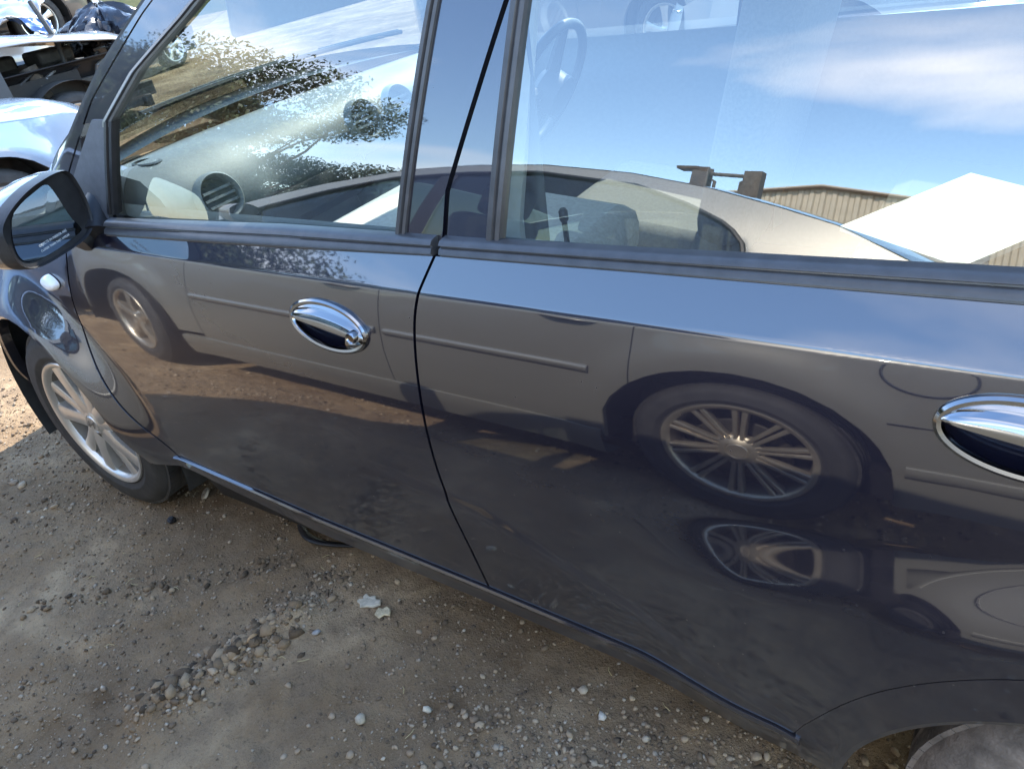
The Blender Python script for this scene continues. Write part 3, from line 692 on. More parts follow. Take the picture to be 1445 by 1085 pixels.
# ------------------------------------------------------------------ other cars (local axes: nose to -x, near side at -y)
def lut(tab):
    x=np.array([p[0] for p in tab],float); y=np.array([p[1] for p in tab],float); return lambda q: np.interp(q,x,y)
def make_car(name,label,P,loc,rotz,group=None,lite=False,miss=(),spokes=(SP_5,5),wheels_R=.31):
    root=thing(name,label,'car',loc,rotz,group)
    hw=P['hw']; xn,xt=P['x']; hf,hr=P['hubs']; mat=MAT[P['mat']]; gm=MAT[P.get('gm','glass2')]; sill=P.get('sill',.24); R=wheels_R; AR_=R+.075
    zb=lut(P['belt']); zr=lut(P['roof']); belt=P.get('beltz',.93)
    def Wd(x):
        x=np.asarray(x,float); e=.62
        a=np.clip((xn+e-x)/e,0,1); c=np.clip((x-(xt-e))/e,0,1)
        return hw*(1-.42*a**2.6)*(1-.30*c**2.6)*(1-.02*np.abs((x-(xn+xt)/2)/2.4)**2)
    zt=np.array([.12,.2,.3,.45,.6,.75,.84,.9,.95,1.0]); ot=np.array([.075,.035,.012,.002,0,.006,.016,.034,.052,.075])
    def side(x,z): 
        y=Wd(x)-np.interp(z,zt,ot)
        for h in (hf,hr):
            r=np.hypot(np.asarray(x)-h,np.asarray(z)-R); y=y+.018*(1-sm(AR_+.01,AR_+.16,r))
        return y
    def gside(x,z): return Wd(x)-.055-np.clip(z-.93,0,1)*.40-.22*np.clip(z-1.12,0,1)**1.6
    def low(x,base):
        z=base+0*x
        for h in (hf,hr): z=np.where(np.abs(x-h)<AR_,np.maximum(z,R+np.sqrt(np.clip(AR_**2-(x-h)**2,0,None))*.96),z)
        return z
    def xs_for(x0,x1,n):
        xs=list(np.linspace(x0,x1,n))
        for h in (hf,hr):
            for k in np.cos(np.linspace(0,math.pi,15)): 
                q=h+AR_*k
                if x0<q<x1: xs.append(q)
            for q in (h-AR_-.001,h+AR_+.001):
                if x0<q<x1: xs.append(q)
        return np.array(sorted(xs))
    def sidepanel(nm,x0,x1,base,par,m=None,n=22,nz=14,s=-1,top=None,ra=0.):
        xs=xs_for(x0,x1,n); b=MB(); G_=[]
        for x in xs:
            lo=float(low(np.array(x),base)); hi=float(zb(x)) if top is None else top
            zs=np.linspace(lo,hi,nz); sh=ra*(zs-.55)
            xx=np.clip(x+sh*(1 if True else 0),xn,xt) if ra else x+0*zs
            G_.append([(xx[0],s*(float(side(x,zs[0]))-.02),zs[0])]+[(xx[i],s*float(side(x,zs[i])),zs[i]) for i in range(nz)]+[(xx[-1],s*(float(side(x,zs[-1]))-.015),zs[-1])])
        G_=np.array(G_)
        a=G_[:1].copy(); a[...,1]*=.985; c=G_[-1:].copy(); c[...,1]*=.985
        b.grid(np.concatenate([a,G_,c]),flip=(s<0)); return b.build(nm,m or mat,par,angle=35)
    d0,d1,d2=P['doors']
    for s in ((-1,) if False else (-1,1)):
        if 'front_wing' not in miss: sidepanel('front_wing',xn,d0-.002,sill if 'front_bumper' not in miss else .30,root,s=s,n=16)
        fdn=sidepanel('front_door',d0+.002,d1-.002,sill,root,s=s,n=12)
        rdn=sidepanel('rear_door',d1+.002,d2-.002,sill,root,s=s,n=12,ra=.0)
        sidepanel('rear_wing',d2+.002,xt,.22,root,s=s,n=18)
        b=MB(); xs=np.linspace(hf+AR_+.01,hr-AR_-.01,20); G_=[]
        for x in xs:
            w=float(side(x,.25)); G_.append([(x,s*(w-.01),sill+.035),(x,s*(w+.012),sill+.030),(x,s*(w+.012),sill+.012),(x,s*(w+.002),sill-.03),(x,s*(w-.02),sill-.09),(x,s*(w-.12),sill-.10)])
        b.grid(np.array(G_),flip=(s<0)); b.build('sill',mat,root,angle=35)
        if not lite:
            for par,x0,x1 in ((fdn,max(d0,hf+AR_)+.02,d1-.02),(rdn,d1+.02,hr-AR_-.03)):
                b=MB(); G_=[]
                for x in np.linspace(x0,x1,16):
                    w=float(side(x,.55)); G_.append([(x,s*(w+o),z) for z,o in ((.585,-.002),(.580,.010),(.570,.013),(.560,.012),(.548,.004),(.545,-.003))])
                G_=np.array(G_); b.grid(G_,flip=(s<0)); b.add(G_[-1],[tuple(range(6))]); b.add(G_[0],[tuple(range(6))]); b.build('side_moulding',mat,par,angle=60)
        for par,hx in ((fdn,d1-.17),(rdn,d2-.20)):
            b=MB(); pts=[]
            for q in np.linspace(-1,1,9): pts.append((hx+.085*q,s*(float(side(hx,.80))+.004+.022*(1-q**4)),.805))
            b.tube(pts,.011,8); b.build('door_handle',mat,par)
            if not lite:
                b=MB(); b.lathe([(0,.001),(.055,.0),(.06,-.004)],24,c=(0,0,0)); b.v=[(p[0]*1.0+hx,s*(float(side(hx,.80))-.002)+(-1 if s>0 else 1)*(-.004-p[1]*s*0),p[2]*.45+.80) for p in b.v]; b.build('handle_recess',mat,par)
        if P.get('fuel') and s>0:
            fx=P['fuel']; b=MB(); b.tube([(fx+.095*math.cos(t),s*(float(side(fx+.095*math.cos(t),.765+.075*math.sin(t)))+.0005),.765+.075*math.sin(t)) for t in np.linspace(0,2*math.pi,32,endpoint=False)],.004,5,closed=True); b.build('fuel_flap',MAT['charcoal'],root)
        if P.get('fuel') and s>0:
            b=MB(); b.tube([(x,s*(float(side(x,.56))+.0005),.565+.01*math.sin((x-2)*3)) for x in np.linspace(hr+AR_*.92,xt-.05,20)],.0035,5); b.build('bumper_seam',MAT['charcoal'],root)
            b=MB(); G_=[]
            for x in np.linspace(hr+AR_+.02,xt-.03,20):
                w=float(side(x,.37)); G_.append([(x,s*(w+o),z) for z,o in ((.405,-.002),(.400,.012),(.388,.014),(.37,.012),(.355,.003),(.35,-.003))])
            b.grid(np.array(G_),flip=(s<0)); b.build('bumper_moulding',mat,root,angle=60)
        # side glass and frames
        x0,x1=P['dlo'][0][0],P['dlo'][-1][0]; zt_=lut(P['dlo']); bpl=P['bp']
        def gl(nm,a,c,par):
            b=MB(); G_=[]
            for x in np.linspace(a,c,26):
                zz=np.linspace(belt-.02,max(belt-.019,float(zt_(x))),10); G_.append([(x,s*(float(gside(x,z))-.006),z) for z in zz])
            b.grid(np.array(G_),flip=(s<0)); return b.build(nm,gm,par)
        gl('front_window',x0,bpl-.03,fdn); gl('rear_window',bpl+.03,x1,rdn)
        b=MB(); G_=[]
        g0,g1=P['roof'][0][0],P['roof'][-1][0]
        for x in np.linspace(g0,g1,70):
            lo=float(zt_(x)) if x0<x<x1 else belt-.02
            hi=float(zr(x)); lo=min(max(lo,belt-.02),hi-.004); G_.append([(x,s*float(gside(x,z)),z) for z in np.linspace(lo,hi,6)])
        b.grid(np.array(G_),flip=(s<0)); b.build('pillar_frame',mat,root,angle=50)
        b=MB(); b.grid(np.array([[(x,s*(float(gside(x,z))+.002),z) for z in np.linspace(belt-.02,float(zt_(x))+.005,8)] for x in np.linspace(bpl-.035,bpl+.035,4)]),flip=(s<0)); b.build('centre_pillar',MAT['black'],root)
        xs=np.linspace(x0,x1,60); b=MB()
        b.tube([(x,s*(float(gside(x,zt_(x)))+.002),float(zt_(x))) for x in xs],.008,6); b.tube([(x,s*(float(gside(x,belt))+.010),belt+.002) for x in np.linspace(x0-.02,x1+.02,30)],.011,6); b.build('window_seal',MAT['black'],root)
        # door mirror
        if 'mirror' not in miss:
            mdx,mof,mw,mh=P.get('mir',(.22,.155,.095,.062)); mxx=x0+mdx; y=float(gside(mxx,.98)); b=MB(); rows=[]
            for q,k in ((0,1),(.35,1),(.75,.8),(1,.35)):
                rows.append([(mxx+.02-.12*q,s*(y+mof+mw*k*math.cos(t)),1.02+mh*k*math.sin(t)) for t in np.linspace(0,2*math.pi,28,endpoint=False)])
            b.grid(np.array(rows),cv=True,flip=(s>0)); b.tube([(mxx-.02,s*(y-.01),.965),(mxx-.02,s*(y+.07),.985)],[.03,.022],8); dm=b.build('door_mirror',mat,fdn,angle=60)
            b=MB(); b.add([(mxx+.016,s*(y+mof+mw*.92*math.cos(t)),1.02+mh*.89*math.sin(t)) for t in np.linspace(0,2*math.pi,28,endpoint=False)],[tuple(range(28))[::s]]); b.build('mirror_glass',MAT['mirror'],dm)
    # top deck: bonnet and boot
    def deck(nm,a,c,crown,m=None,lift=0,pivot=None):
        b=MB(); G_=[]
        for x in np.linspace(a,c,18):
            w=float(side(x,float(zb(x))))-.012; row=[]
            for k in np.linspace(-1,1,15): row.append((x-(.10*(1-k*k) if nm=='bonnet' and x<a+.3 else 0),k*w,float(zb(x))+.003+crown*(1-abs(k)**2.3)))
            G_.append(row)
        G_=np.array(G_)
        if lift:
            p=np.array(pivot); ca,sa=math.cos(lift),math.sin(lift); d=G_-p; G_=np.stack([p[0]+d[...,0]*ca+d[...,2]*sa,G_[...,1],p[2]-d[...,0]*sa+d[...,2]*ca],-1)
        b.grid(G_,flip=True); return b.build(nm,m or mat,root,angle=50,thick=.012)
    cow=P['roof'][0][0]; dk=P['roof'][-1][0]
    if 'bonnet' not in miss: deck('bonnet',xn+.02,cow+.22,.07,lift=P.get('lift',0),pivot=(cow,0,float(zb(cow))),m=MAT[P.get('bonnet',P['mat'])])
    if dk<xt-.15: deck('boot_lid',dk-.12,xt-.01,.04)
    # roof with screens
    def cap(nm,a,c,m,n=20,cr=.05):
        b=MB(); G_=[]
        for x in np.linspace(a,c,n):
            z=float(zr(x)); w=float(gside(x,z))-.001; t=max(0.,min(1.,(z-belt)/.35)); row=[]
            for k in np.linspace(-1,1,17): row.append((x+P.get('bow',.14)*(1-k*k)*(-1 if x<P['apex'] else 1)*(1-t),k*w,z+.004+cr*(1-abs(k)**2.4)*max(.25,t)))
            G_.append(row)
        b.grid(np.array(G_),flip=True); return b.build(nm,m,root,angle=60)
    wa,wc=P['screens']
    cap('windscreen',cow+.02,wa,gm); cap('roof',wa+.004,wc-.004,mat); cap('rear_screen',wc,dk,gm)
    # ends
    for e,xx,nm in ((-1,xn,'front_bumper'),(1,xt,'rear_bumper')):
        if nm in miss: continue
        b=MB(); G_=[]
        for k in np.linspace(-1,1,21):
            w=float(side(xx,.5))*k; bo=e*.16*(1-abs(k)**2.4); zz=float(zb(xx))
            G_.append([(xx+bo*.6,w,.2),(xx+bo+e*.03,w,.32),(xx+bo+e*.05,w,.5),(xx+bo+e*.02,w,.58),(xx+bo*.8,w,zz)])
        b.grid(np.array(G_),flip=(e>0)); b.build(nm,mat,root,angle=60)
        for s in (-1,1):
            b=MB(); y0=.45 if 'light' not in miss else .5; w=float(side(xx,.6))
            ps=[(xx+e*.16*(1-abs(q)**2.4)*.85+e*.012,s*q*w,z) for q,z in ((.45,.60),(.95,.64),(.97,zz-.03),(.5,zz-.04))]
            b.add(ps,[(0,1,2,3)]); b.build('headlight' if e<0 else 'tail_light',MAT['lens'] if e<0 else MAT['redlens'],root,thick=.03)
    if 'front_wing' in miss:
        b=MB(); b.box((xn+.75,0,.60),(.55,.75,.42)); b.box((xn+.62,.1,.86),(.3,.4,.12)); b.box((xn+.9,-.25,.84),(.2,.2,.16)); b.build('engine',MAT['steel'],root,bevel=.03)
        for s in (-1,1):
            b=MB(); b.tube([(hf+.05,s*.58,.45),(hf+.12,s*.52,.84)],[.06,.075],12); b.build('suspension_strut',MAT['iron'],root)
            b=MB(); b.grid(np.array([[(x,s*.50,.45),(x,s*.53,.70),(x,s*.60,.80),(x,s*.70,.82)] for x in np.linspace(xn+.15,cow+.2,8)])); b.build('inner_wing',MAT['black'],root,thick=.01)
            for k in range(4):
                b=MB(); x=xn+.2+.22*k; b.tube([(x,s*.45,.62+.05*k),(x+.1,s*(.55+.05*random.random()),.80),(x+.25,s*.60,.74),(x+.3,s*.5,.55)],.014,6); b.build('hose',MAT['black' if k%2 else 'silver'],root)
    if 'front_bumper' in miss:
        b=MB()
        b.box((xn+.42,0,.50),(.5,1.15,.34)); b.box((xn+.10,0,.62),(.06,1.3,.05)); b.box((xn+.12,0,.36),(.07,1.2,.10))
        for q in (-.5,.5): b.box((xn+.25,q,.45),(.5,.07,.12))
        b.box((xn+.16,0,.50),(.03,.7,.36)); b.build('crash_bar',MAT['steel'],root,bevel=.006)
        for s in (-1,1):
            b=MB()
            for k in range(5): 
                z=.40+.06*k; b.tube([(xn+.10+.05*random.random(),s*(.3+.1*k),z),(xn+.25,s*(.35+.06*k),z-.05+.1*random.random()),(xn+.4,s*.6,z-.1)],.012,5)
            b.build('torn_wiring',MAT['black'],root)
    # underbody, tub, seats, dash
    b=MB(); b.box(((xn+xt)/2,0,.24),(xt-xn-.5,hw*2-.28,.12)); b.box(((hf+cow)/2-.1,0,.55),(.75,hw*2-.5,.4)); b.build('floor_pan',MAT['black'],root)
    for s in (-1,1):
        b=MB(); xs=np.linspace(hf+AR_+.02,hr-AR_-.02,8); b.grid(np.array([[(x,s*(float(side(x,z))-.05),z) for z in np.linspace(.3,.9,4)] for x in xs]))
        b.build('door_lining',MAT[P.get('lining','dashdark')],root)
    for h in (hf,hr):
        for s in (-1,1):
            b=MB(); w=float(side(h,.6)); b.grid(np.array([[(h+(AR_+.01)*math.cos(a),s*(w-.015),R+(AR_+.01)*math.sin(a)),(h+(AR_+.01)*math.cos(a),s*(w-.30),R+(AR_+.01)*math.sin(a)),(h,s*(w-.31),R)] for a in np.linspace(-.2,math.pi+.2,24)]))
            b.build('wheel_arch_liner',MAT['liner'],root)
    dx=cow+.62; b=MB(); b.grid(np.array([[(dx-.6,y,.93),(dx-.15,y,.97),(dx,y,.94),(dx+.05,y,.84),(dx-.05,y,.55)] for y in np.linspace(-hw+.16,hw-.16,12)])); b.build('dashboard',MAT[P.get('lining','dashdark')],root)
    sm_=MAT[P.get('seat','dashdark')]
    for y in (-.38,.38): seat(root,bpl-.35,y,sm_,h=0)
    rbox((d2-.10,0,.55),(.5,1.25,.16),Matrix.Rotation(.1,3,'Y')).build('rear_seat_cushion',sm_,root,bevel=.05)
    rbox((d2+.2,0,.84),(.14,1.25,.56),Matrix.Rotation(.3,3,'Y')).build('rear_seat_back',sm_,root,bevel=.05)
    b=MB(); b.box((d2+.45,0,.92),(.45,1.2,.02)); b.build('parcel_shelf',sm_,root)
    # wheels
    for i,(h,s) in enumerate(((hf,-1),(hr,-1),(hf,1),(hr,1))):
        sp,n=(spokes if not isinstance(spokes,dict) else spokes[h==hf])
        w=float(side(h,R))-.025
        if ('wheel',h==hf) in miss: continue
        wheel('front_wheel' if h==hf else 'rear_wheel',root,R,R*.68,.2,sp,n,rim_mat=P.get('rim','alloy'),loc=(h,s*w,R),flip=s>0,steer=(P.get('steer',0) if h==hf else 0),detail=not lite,hub=.05)
    return root
SPd=[[(r*.95,t,w,y,d) for r,t,w,y,d in sec] for sec in SP_D]
SP5s=[[(r*1.05,t,w,y,d) for r,t,w,y,d in sec] for sec in SP_5]
# gold saloon parked alongside, right behind the viewer: every reflection in the doors comes from it
SED=dict(hw=.90,x=(-1.98,2.80),hubs=(-1.08,1.64),mat='gold',doors=(-.56,.47,1.36),
 belt=[(-1.98,.64),(-1.75,.73),(-1.2,.85),(-.62,.925),(.5,.93),(1.32,.93),(1.9,.965),(2.5,.965),(2.8,.90)],
 roof=[(-.80,.93),(-.39,1.11),(-.07,1.235),(.27,1.335),(.55,1.375),(.82,1.385),(1.14,1.355),(1.41,1.295),(1.62,1.225),(1.79,1.16),(1.95,1.06),(2.12,.965)],
 dlo=[(-.62,.92),(-.31,1.075),(-.03,1.19),(.25,1.285),(.55,1.33),(.82,1.345),(1.19,1.295),(1.38,1.215),(1.51,1.14),(1.57,1.06),(1.60,.93)],
 bp=.48,apex=.8,screens=(.10,1.35),fuel=2.05,seat='seat2',lining='dash',gm='glass3',mir=(.36,.10,.075,.052),steer=.22,rim='alloy2')
make_car('saloon_car','gold saloon mirrored in the navy doors, parked close alongside without its front bumper',SED,(0,-.88-.90,0),0,spokes={True:(SP5s,5),False:(SPd,10)},wheels_R=.300,miss=('front_bumper',))

def variant(**k):
    d=dict(hw=.86,x=(-2.15,2.15),hubs=(-1.30,1.28),mat='silver',doors=(-.60,.42,1.20),
     belt=[(-2.15,.66),(-1.9,.78),(-1.2,.88),(-.6,.925),(.5,.93),(1.3,.94),(1.7,.98),(2.15,.93)],
     roof=[(-.80,.93),(-.45,1.10),(-.1,1.25),(.2,1.36),(.5,1.415),(.9,1.43),(1.4,1.40),(1.7,1.33),(1.95,1.15),(2.08,.965)],
     dlo=[(-.60,.92),(-.3,1.09),(0,1.23),(.25,1.32),(.5,1.37),(.9,1.385),(1.35,1.35),(1.6,1.25),(1.72,.96)],
     bp=.42,apex=.8,screens=(.10,1.55),seat='dashdark',bow=.12)
    d.update(k); return d
YARD='scrapped cars standing in the yard'
make_car('scrap_car','pale blue hatchback with sunlit bonnet standing across in front of the navy car',variant(mat='skyblue',belt=[(-2.15,.66),(-1.9,.76),(-1.2,.86),(-.6,.94),(.5,.94),(1.3,.95),(1.7,.98),(2.15,.93)]),(-3.35,-.25,0),-math.pi/2,YARD,lite=True)
make_car('scrap_car','silver wreck with its nose torn off behind the pale blue hatchback',variant(mat='silver',belt=[(-2.15,.80),(-1.9,.90),(-1.2,1.02),(-.6,1.05),(.5,.96),(1.3,.95),(1.7,.98),(2.15,.93)]),(-5.6,1.55,0.03),math.radians(-97),YARD,lite=True,miss=('front_bumper','mirror','front_wing'))
make_car('scrap_car','silver wreck with raised bonnet further back in the yard',variant(mat='silver',lift=.35),(-8.1,2.35,0.10),math.radians(-84),YARD,lite=True,miss=('front_bumper','light'))
make_car('scrap_car','second silver wreck at the far left behind the others',variant(mat='silver'),(-10.6,3.6,0.15),math.radians(-94),YARD,lite=True,miss=('mirror',))
make_car('scrap_car','deep blue wreck at the back of the yard',variant(mat='deepblue'),(-13.0,4.6,.2),math.radians(-80),YARD,lite=True,miss=('front_bumper',))
make_car('scrap_car','charcoal wreck stacked on top of other wrecks at the back',variant(mat='charcoal'),(-9.0,3.3,.78),math.radians(-93),YARD,lite=True,miss=('mirror',))
make_car('scrap_car','silver wreck without front wings at the right end of the scrap row',variant(mat='silver'),(-10.4,5.9,.0),math.radians(-80),YARD,lite=True,miss=('front_bumper','front_wing','mirror'))
make_car('scrap_car','small red car at the far end of the yard',variant(mat='red'),(-17.0,4.8,0),math.radians(60),YARD,lite=True)
make_car('scrap_car','charcoal car parked ahead of the gold saloon, seen only in reflections',variant(mat='charcoal'),(-6.3,-1.95,0),0,YARD,lite=True)
make_car('scrap_car','white car standing on the sunny side beyond the navy hatchback',variant(mat='white'),(2.2,4.9,0),math.radians(8),YARD,lite=True)
make_car('scrap_car','silver car beyond the navy hatchback, further forward',variant(mat='silver'),(-1.6,6.4,0),math.radians(-12),YARD,lite=True,miss=('mirror',))

# ------------------------------------------------------------------ ground
def vnoise(x,y,seed=0):
    r=np.random.default_rng(seed); T=r.random((256,256)); xi=np.floor(x).astype(int); yi=np.floor(y).astype(int); fx=x-xi; fy=y-yi
    fx=fx*fx*(3-2*fx); fy=fy*fy*(3-2*fy); g=lambda a,b:T[a%256,b%256]
    return (g(xi,yi)*(1-fx)+g(xi+1,yi)*fx)*(1-fy)+(g(xi,yi+1)*(1-fx)+g(xi+1,yi+1)*fx)*fy
def fbm(x,y,f,o=4,seed=0): return sum(vnoise(x*f*2**k+7.3*k,y*f*2**k+3.1*k,seed+k)*.5**k for k in range(o))/sum(.5**k for k in range(o))
def dseg(x,y,a,b):
    a=np.array(a);b=np.array(b);d=b-a;t=np.clip(((x-a[0])*d[0]+(y-a[1])*d[1])/(d@d),0,1);return np.hypot(x-a[0]-t*d[0],y-a[1]-t*d[1])
def hground(x,y):
    r=np.hypot(x-.8,y); near=1-sm(3,9,r)
    h=near*((fbm(x,y,1.6,3,1)-.5)*.022+(fbm(x,y,14,4,9)-.5)*.012+(np.maximum(fbm(x,y,32,3,21),.5)-.5)*.016)
    h=h+(1-near)*(fbm(x,y,.25,4,5)-.5)*.10
    # clod ridge and tyre ruts running away from the car
    for a,b_,w,k in (((.72,-.42),(.84,-.10),.055,.036),((.30,-.52),(.70,.03),.03,.010),((1.05,-.35),(1.15,.0),.035,-.012),((.55,-.62),(.78,-.2),.05,-.012)):
        q=dseg(x,y,a,b_); h=h+k*np.exp(-(q/w)**2)*(.55+.9*fbm(x,y,26,3,33))*near
    h=h-.10*sm(1.75,2.5,x)*(1-sm(3,6,np.abs(x)))*(1-sm(1.8,3,np.abs(y)))
    return h-.002
def axis(lo,hi,step,far_,n):
    c=np.arange(lo,hi+1e-6,step); g=np.geomspace(step,far_,n); return np.concatenate([lo-g[::-1],c,hi+g])
gx=axis(-1.3,2.15,.0095,180,60); gy=axis(-.95,.9,.0095,180,60)
X,Y=np.meshgrid(gx,gy,indexing='ij'); Z=hground(X,Y)
m,t,b_,o_=newmat('yard_dirt')
gpos=N(t,'ShaderNodeNewGeometry').outputs['Position']
big=noise(t,1.7,6,.6,gpos,.4); mid=noise(t,11,6,.65,gpos); fine=noise(t,160,4,.7,gpos)
c1=ramp(t,big,[(.34,(.115,.070,.037)),(.5,(.255,.168,.092)),(.64,(.44,.315,.188))])
c2=mixc(t,ramp(t,mid,[(.38,(0,0,0)),(.66,(1,1,1))]),c1,(.235,.162,.098))
c3=mixc(t,ramp(t,fine,[(.55,(0,0,0)),(.78,(.55,)*3)]),c2,(.37,.29,.20))
c4=mixc(t,ramp(t,noise(t,75,5,.75,gpos),[(.28,(.7,)*3),(.45,(0,0,0))]),c3,(.075,.055,.036))
t.links.new(c4,b_.inputs['Base Color']); b_.inputs['Roughness'].default_value=.95; b_.inputs['Specular IOR Level'].default_value=.2
bump(t,b_,M(t,'ADD',fine,M(t,'MULTIPLY',noise(t,60,6,.7,gpos),1.5)),.9,.006)
b=MB(); b.grid(np.stack([X,Y,Z],-1)); kind(b.build('ground',m,None,angle=180),'structure')

# gravel and grit: thousands of stones, one object
ph=(1+5**.5)/2
ICO_V=np.array([(-1,ph,0),(1,ph,0),(-1,-ph,0),(1,-ph,0),(0,-1,ph),(0,1,ph),(0,-1,-ph),(0,1,-ph),(ph,0,-1),(ph,0,1),(-ph,0,-1),(-ph,0,1)])/math.sqrt(1+ph*ph)
ICO_F=np.array([(0,11,5),(0,5,1),(0,1,7),(0,7,10),(0,10,11),(1,5,9),(5,11,4),(11,10,2),(10,7,6),(7,1,8),(3,9,4),(3,4,2),(3,2,6),(3,6,8),(3,8,9),(4,9,5),(2,4,11),(6,2,10),(8,6,7),(9,8,1)])
def stones(name,px,py,sz,mat,flat=.65,sink=.25):
    n=len(px); A=rng.random((n,3))*6.28; sc=sz[:,None]*(rng.uniform(.65,1.3,(n,3))*np.array([1,1,flat]))
    V=ICO_V[None]*(1+rng.uniform(-.28,.28,(n,12,1))); V=V*sc[:,None,:]
    ca,sa=np.cos(A[:,0])[:,None],np.sin(A[:,0])[:,None]; x=V[...,0]*ca-V[...,1]*sa; y=V[...,0]*sa+V[...,1]*ca
    tl=rng.uniform(-.5,.5,n)[:,None]; z=V[...,2]*np.cos(tl)+x*np.sin(tl); x=x*np.cos(tl)-V[...,2]*np.sin(tl)
    zz=hground(px,py)+sz*flat*(1-sink*2); V=np.stack([x+px[:,None],y+py[:,None],z+zz[:,None]],-1).reshape(-1,3)
    F=(ICO_F[None]+(np.arange(n)*12)[:,None,None]).reshape(-1,3)
    me=bpy.data.meshes.new(name); me.vertices.add(len(V)); me.vertices.foreach_set('co',V.ravel()); me.loops.add(F.size); me.loops.foreach_set('vertex_index',F.ravel().astype(np.int32))
    me.polygons.add(len(F)); me.polygons.foreach_set('loop_start',np.arange(0,F.size,3,dtype=np.int32)); me.polygons.foreach_set('loop_total',np.full(len(F),3,np.int32)); me.update(calc_edges=True); me.validate()
    me.materials.append(mat); o=bpy.data.objects.new(name,me); COL.objects.link(o); return o
m,t,b_,o_=newmat('gravel'); g=N(t,'ShaderNodeNewGeometry')
t.links.new(ramp(t,g.outputs['Random Per Island'],[(0,(.08,.054,.033)),(.25,(.17,.118,.072)),(.55,(.27,.19,.117)),(.8,(.38,.285,.185)),(.95,(.31,.255,.19)),(1,(.50,.41,.30))]),b_.inputs['Base Color']); b_.inputs['Roughness'].default_value=.85
bump(t,b_,noise(t,300,3,.6,g.outputs['Position']),.4,.002)
n=60000; px=rng.uniform(-1.3,2.3,n); py=rng.uniform(-.95,1.0,n)
dens=np.clip((fbm(px,py,2.4,4,51)-.40)*3.2,.06,1)
dens=np.maximum(dens,np.exp(-(dseg(px,py,(1.35,-.20),(2.2,.05))/.20)**2)); dens=np.maximum(dens,np.exp(-(dseg(px,py,(.74,-.42),(.86,.02))/.07)**2)); dens=np.maximum(dens,.8*np.exp(-(dseg(px,py,(-.2,.0),(.4,-.2))/.25)**2))
k=rng.random(n)<dens; px,py=px[k],py[k]; sz=np.clip(.0019*np.exp(rng.normal(0,.55,len(px))),.0009,.008)
kind(stones('gravel',px,py,sz,m),'stuff')
n=16000; px=rng.uniform(.55,2.25,n); py=rng.uniform(-.6,.3,n); k=rng.random(n)<np.maximum(.04,np.maximum(.8*np.exp(-(dseg(px,py,(1.45,-.16),(2.2,.06))/.13)**2),np.exp(-(dseg(px,py,(.74,-.42),(.86,.02))/.06)**2)))
px,py=px[k],py[k]; kind(stones('rubble',px,py,np.clip(.0034*np.exp(rng.normal(0,.45,len(px))),.0017,.012),m),'stuff')
n=15000; r=rng.uniform(1,6,n); a=rng.uniform(0,6.28,n); px=.8+r*np.cos(a); py=r*np.sin(a); kind(stones('loose_stones',px,py,np.clip(.0055*np.exp(rng.normal(0,.4,n)),.003,.014),m),'stuff')
m2,t,b_,o_=newmat('dirt_clod'); g=N(t,'ShaderNodeNewGeometry')
t.links.new(ramp(t,g.outputs['Random Per Island'],[(0,(.05,.034,.02)),(.3,(.13,.086,.048)),(.75,(.24,.165,.095)),(1,(.33,.24,.145))]),b_.inputs['Base Color']); b_.inputs['Roughness'].default_value=.95
bump(t,b_,noise(t,140,4,.7,g.outputs['Position']),.7,.004)
n=520; q=rng.random(n); px=.725+.11*q+rng.normal(0,.034,n); py=-.40+.27*q+rng.normal(0,.03,n); kind(stones('clods',px,py,np.clip(.0058*np.exp(rng.normal(0,.6,n)),.002,.019),m2,.75,.46),'stuff')
n=160; q=rng.random(n); px=.10+.55*q+rng.normal(0,.02,n); py=-.40+.42*q+rng.normal(0,.02,n); kind(stones('clods',px,py,np.clip(.0045*np.exp(rng.normal(0,.5,n)),.002,.011),m2,.8,.3),'stuff')
# straw and grass bits
b=MB()
for i in range(70):
    x,y=random.uniform(-.8,2.0),random.uniform(-.7,.3); a=random.uniform(0,6.28); L=random.uniform(.006,.028); z=float(hground(np.array(x),np.array(y)))+.004
    b.tube([(x,y,z),(x+L*.5*math.cos(a),y+L*.5*math.sin(a),z+.003),(x+L*math.cos(a+.3),y+L*math.sin(a+.3),z)],.0008,4)
kind(b.build('straw',simple('dry_straw',(.45,.36,.18),.8),None),'stuff')
# single bits lying about
def chip(name,c,outline,th,mat,label,cat,group=None,rot=0,tilt=.12):
    z=float(hground(np.array(c[0]),np.array(c[1]))); o=MB(); n=len(outline); cr,sr=math.cos(rot),math.sin(rot)
    P=[(p[0]*cr-p[1]*sr,p[0]*sr+p[1]*cr) for p in outline]
    o.add([(x,y,tilt*x*.5) for x,y in P]+[(x*.93,y*.93,th+tilt*x*.5+random.uniform(-.001,.001)) for x,y in P],[tuple(range(n))[::-1],tuple(range(n,2*n))]+[(i,(i+1)%n,n+(i+1)%n,n+i) for i in range(n)])
    ob=o.build(name,mat,None,smooth=False,bevel=.0008); ob.location=(c[0],c[1],z+.004); return tag(ob,label,cat,group)
PL=simple('pale_plaster',(.52,.47,.37),.9,0,.25,90,.4)
chip('plaster_fragment',(.985,.02),[(-.034,-.012),(-.020,-.016),(-.012,-.024),(.006,-.015),(.020,-.012),(.034,.002),(.026,.014),(.012,.012),(.002,.020),(-.010,.011),(-.026,.016),(-.029,.002)],.006,PL,'larger pale grey broken plaster flake lying below the door seam','plaster','broken plaster flakes')
chip('plaster_fragment',(1.040,.008),[(-.020,-.008),(-.004,-.020),(.006,-.010),(.022,-.012),(.018,.006),(.006,.016),(-.004,.008),(-.016,.012)],.005,simple('cream_plaster',(.55,.46,.30),.9,0,.25,90,.4),'smaller cream plaster flake touching the grey flake','plaster','broken plaster flakes',.4)
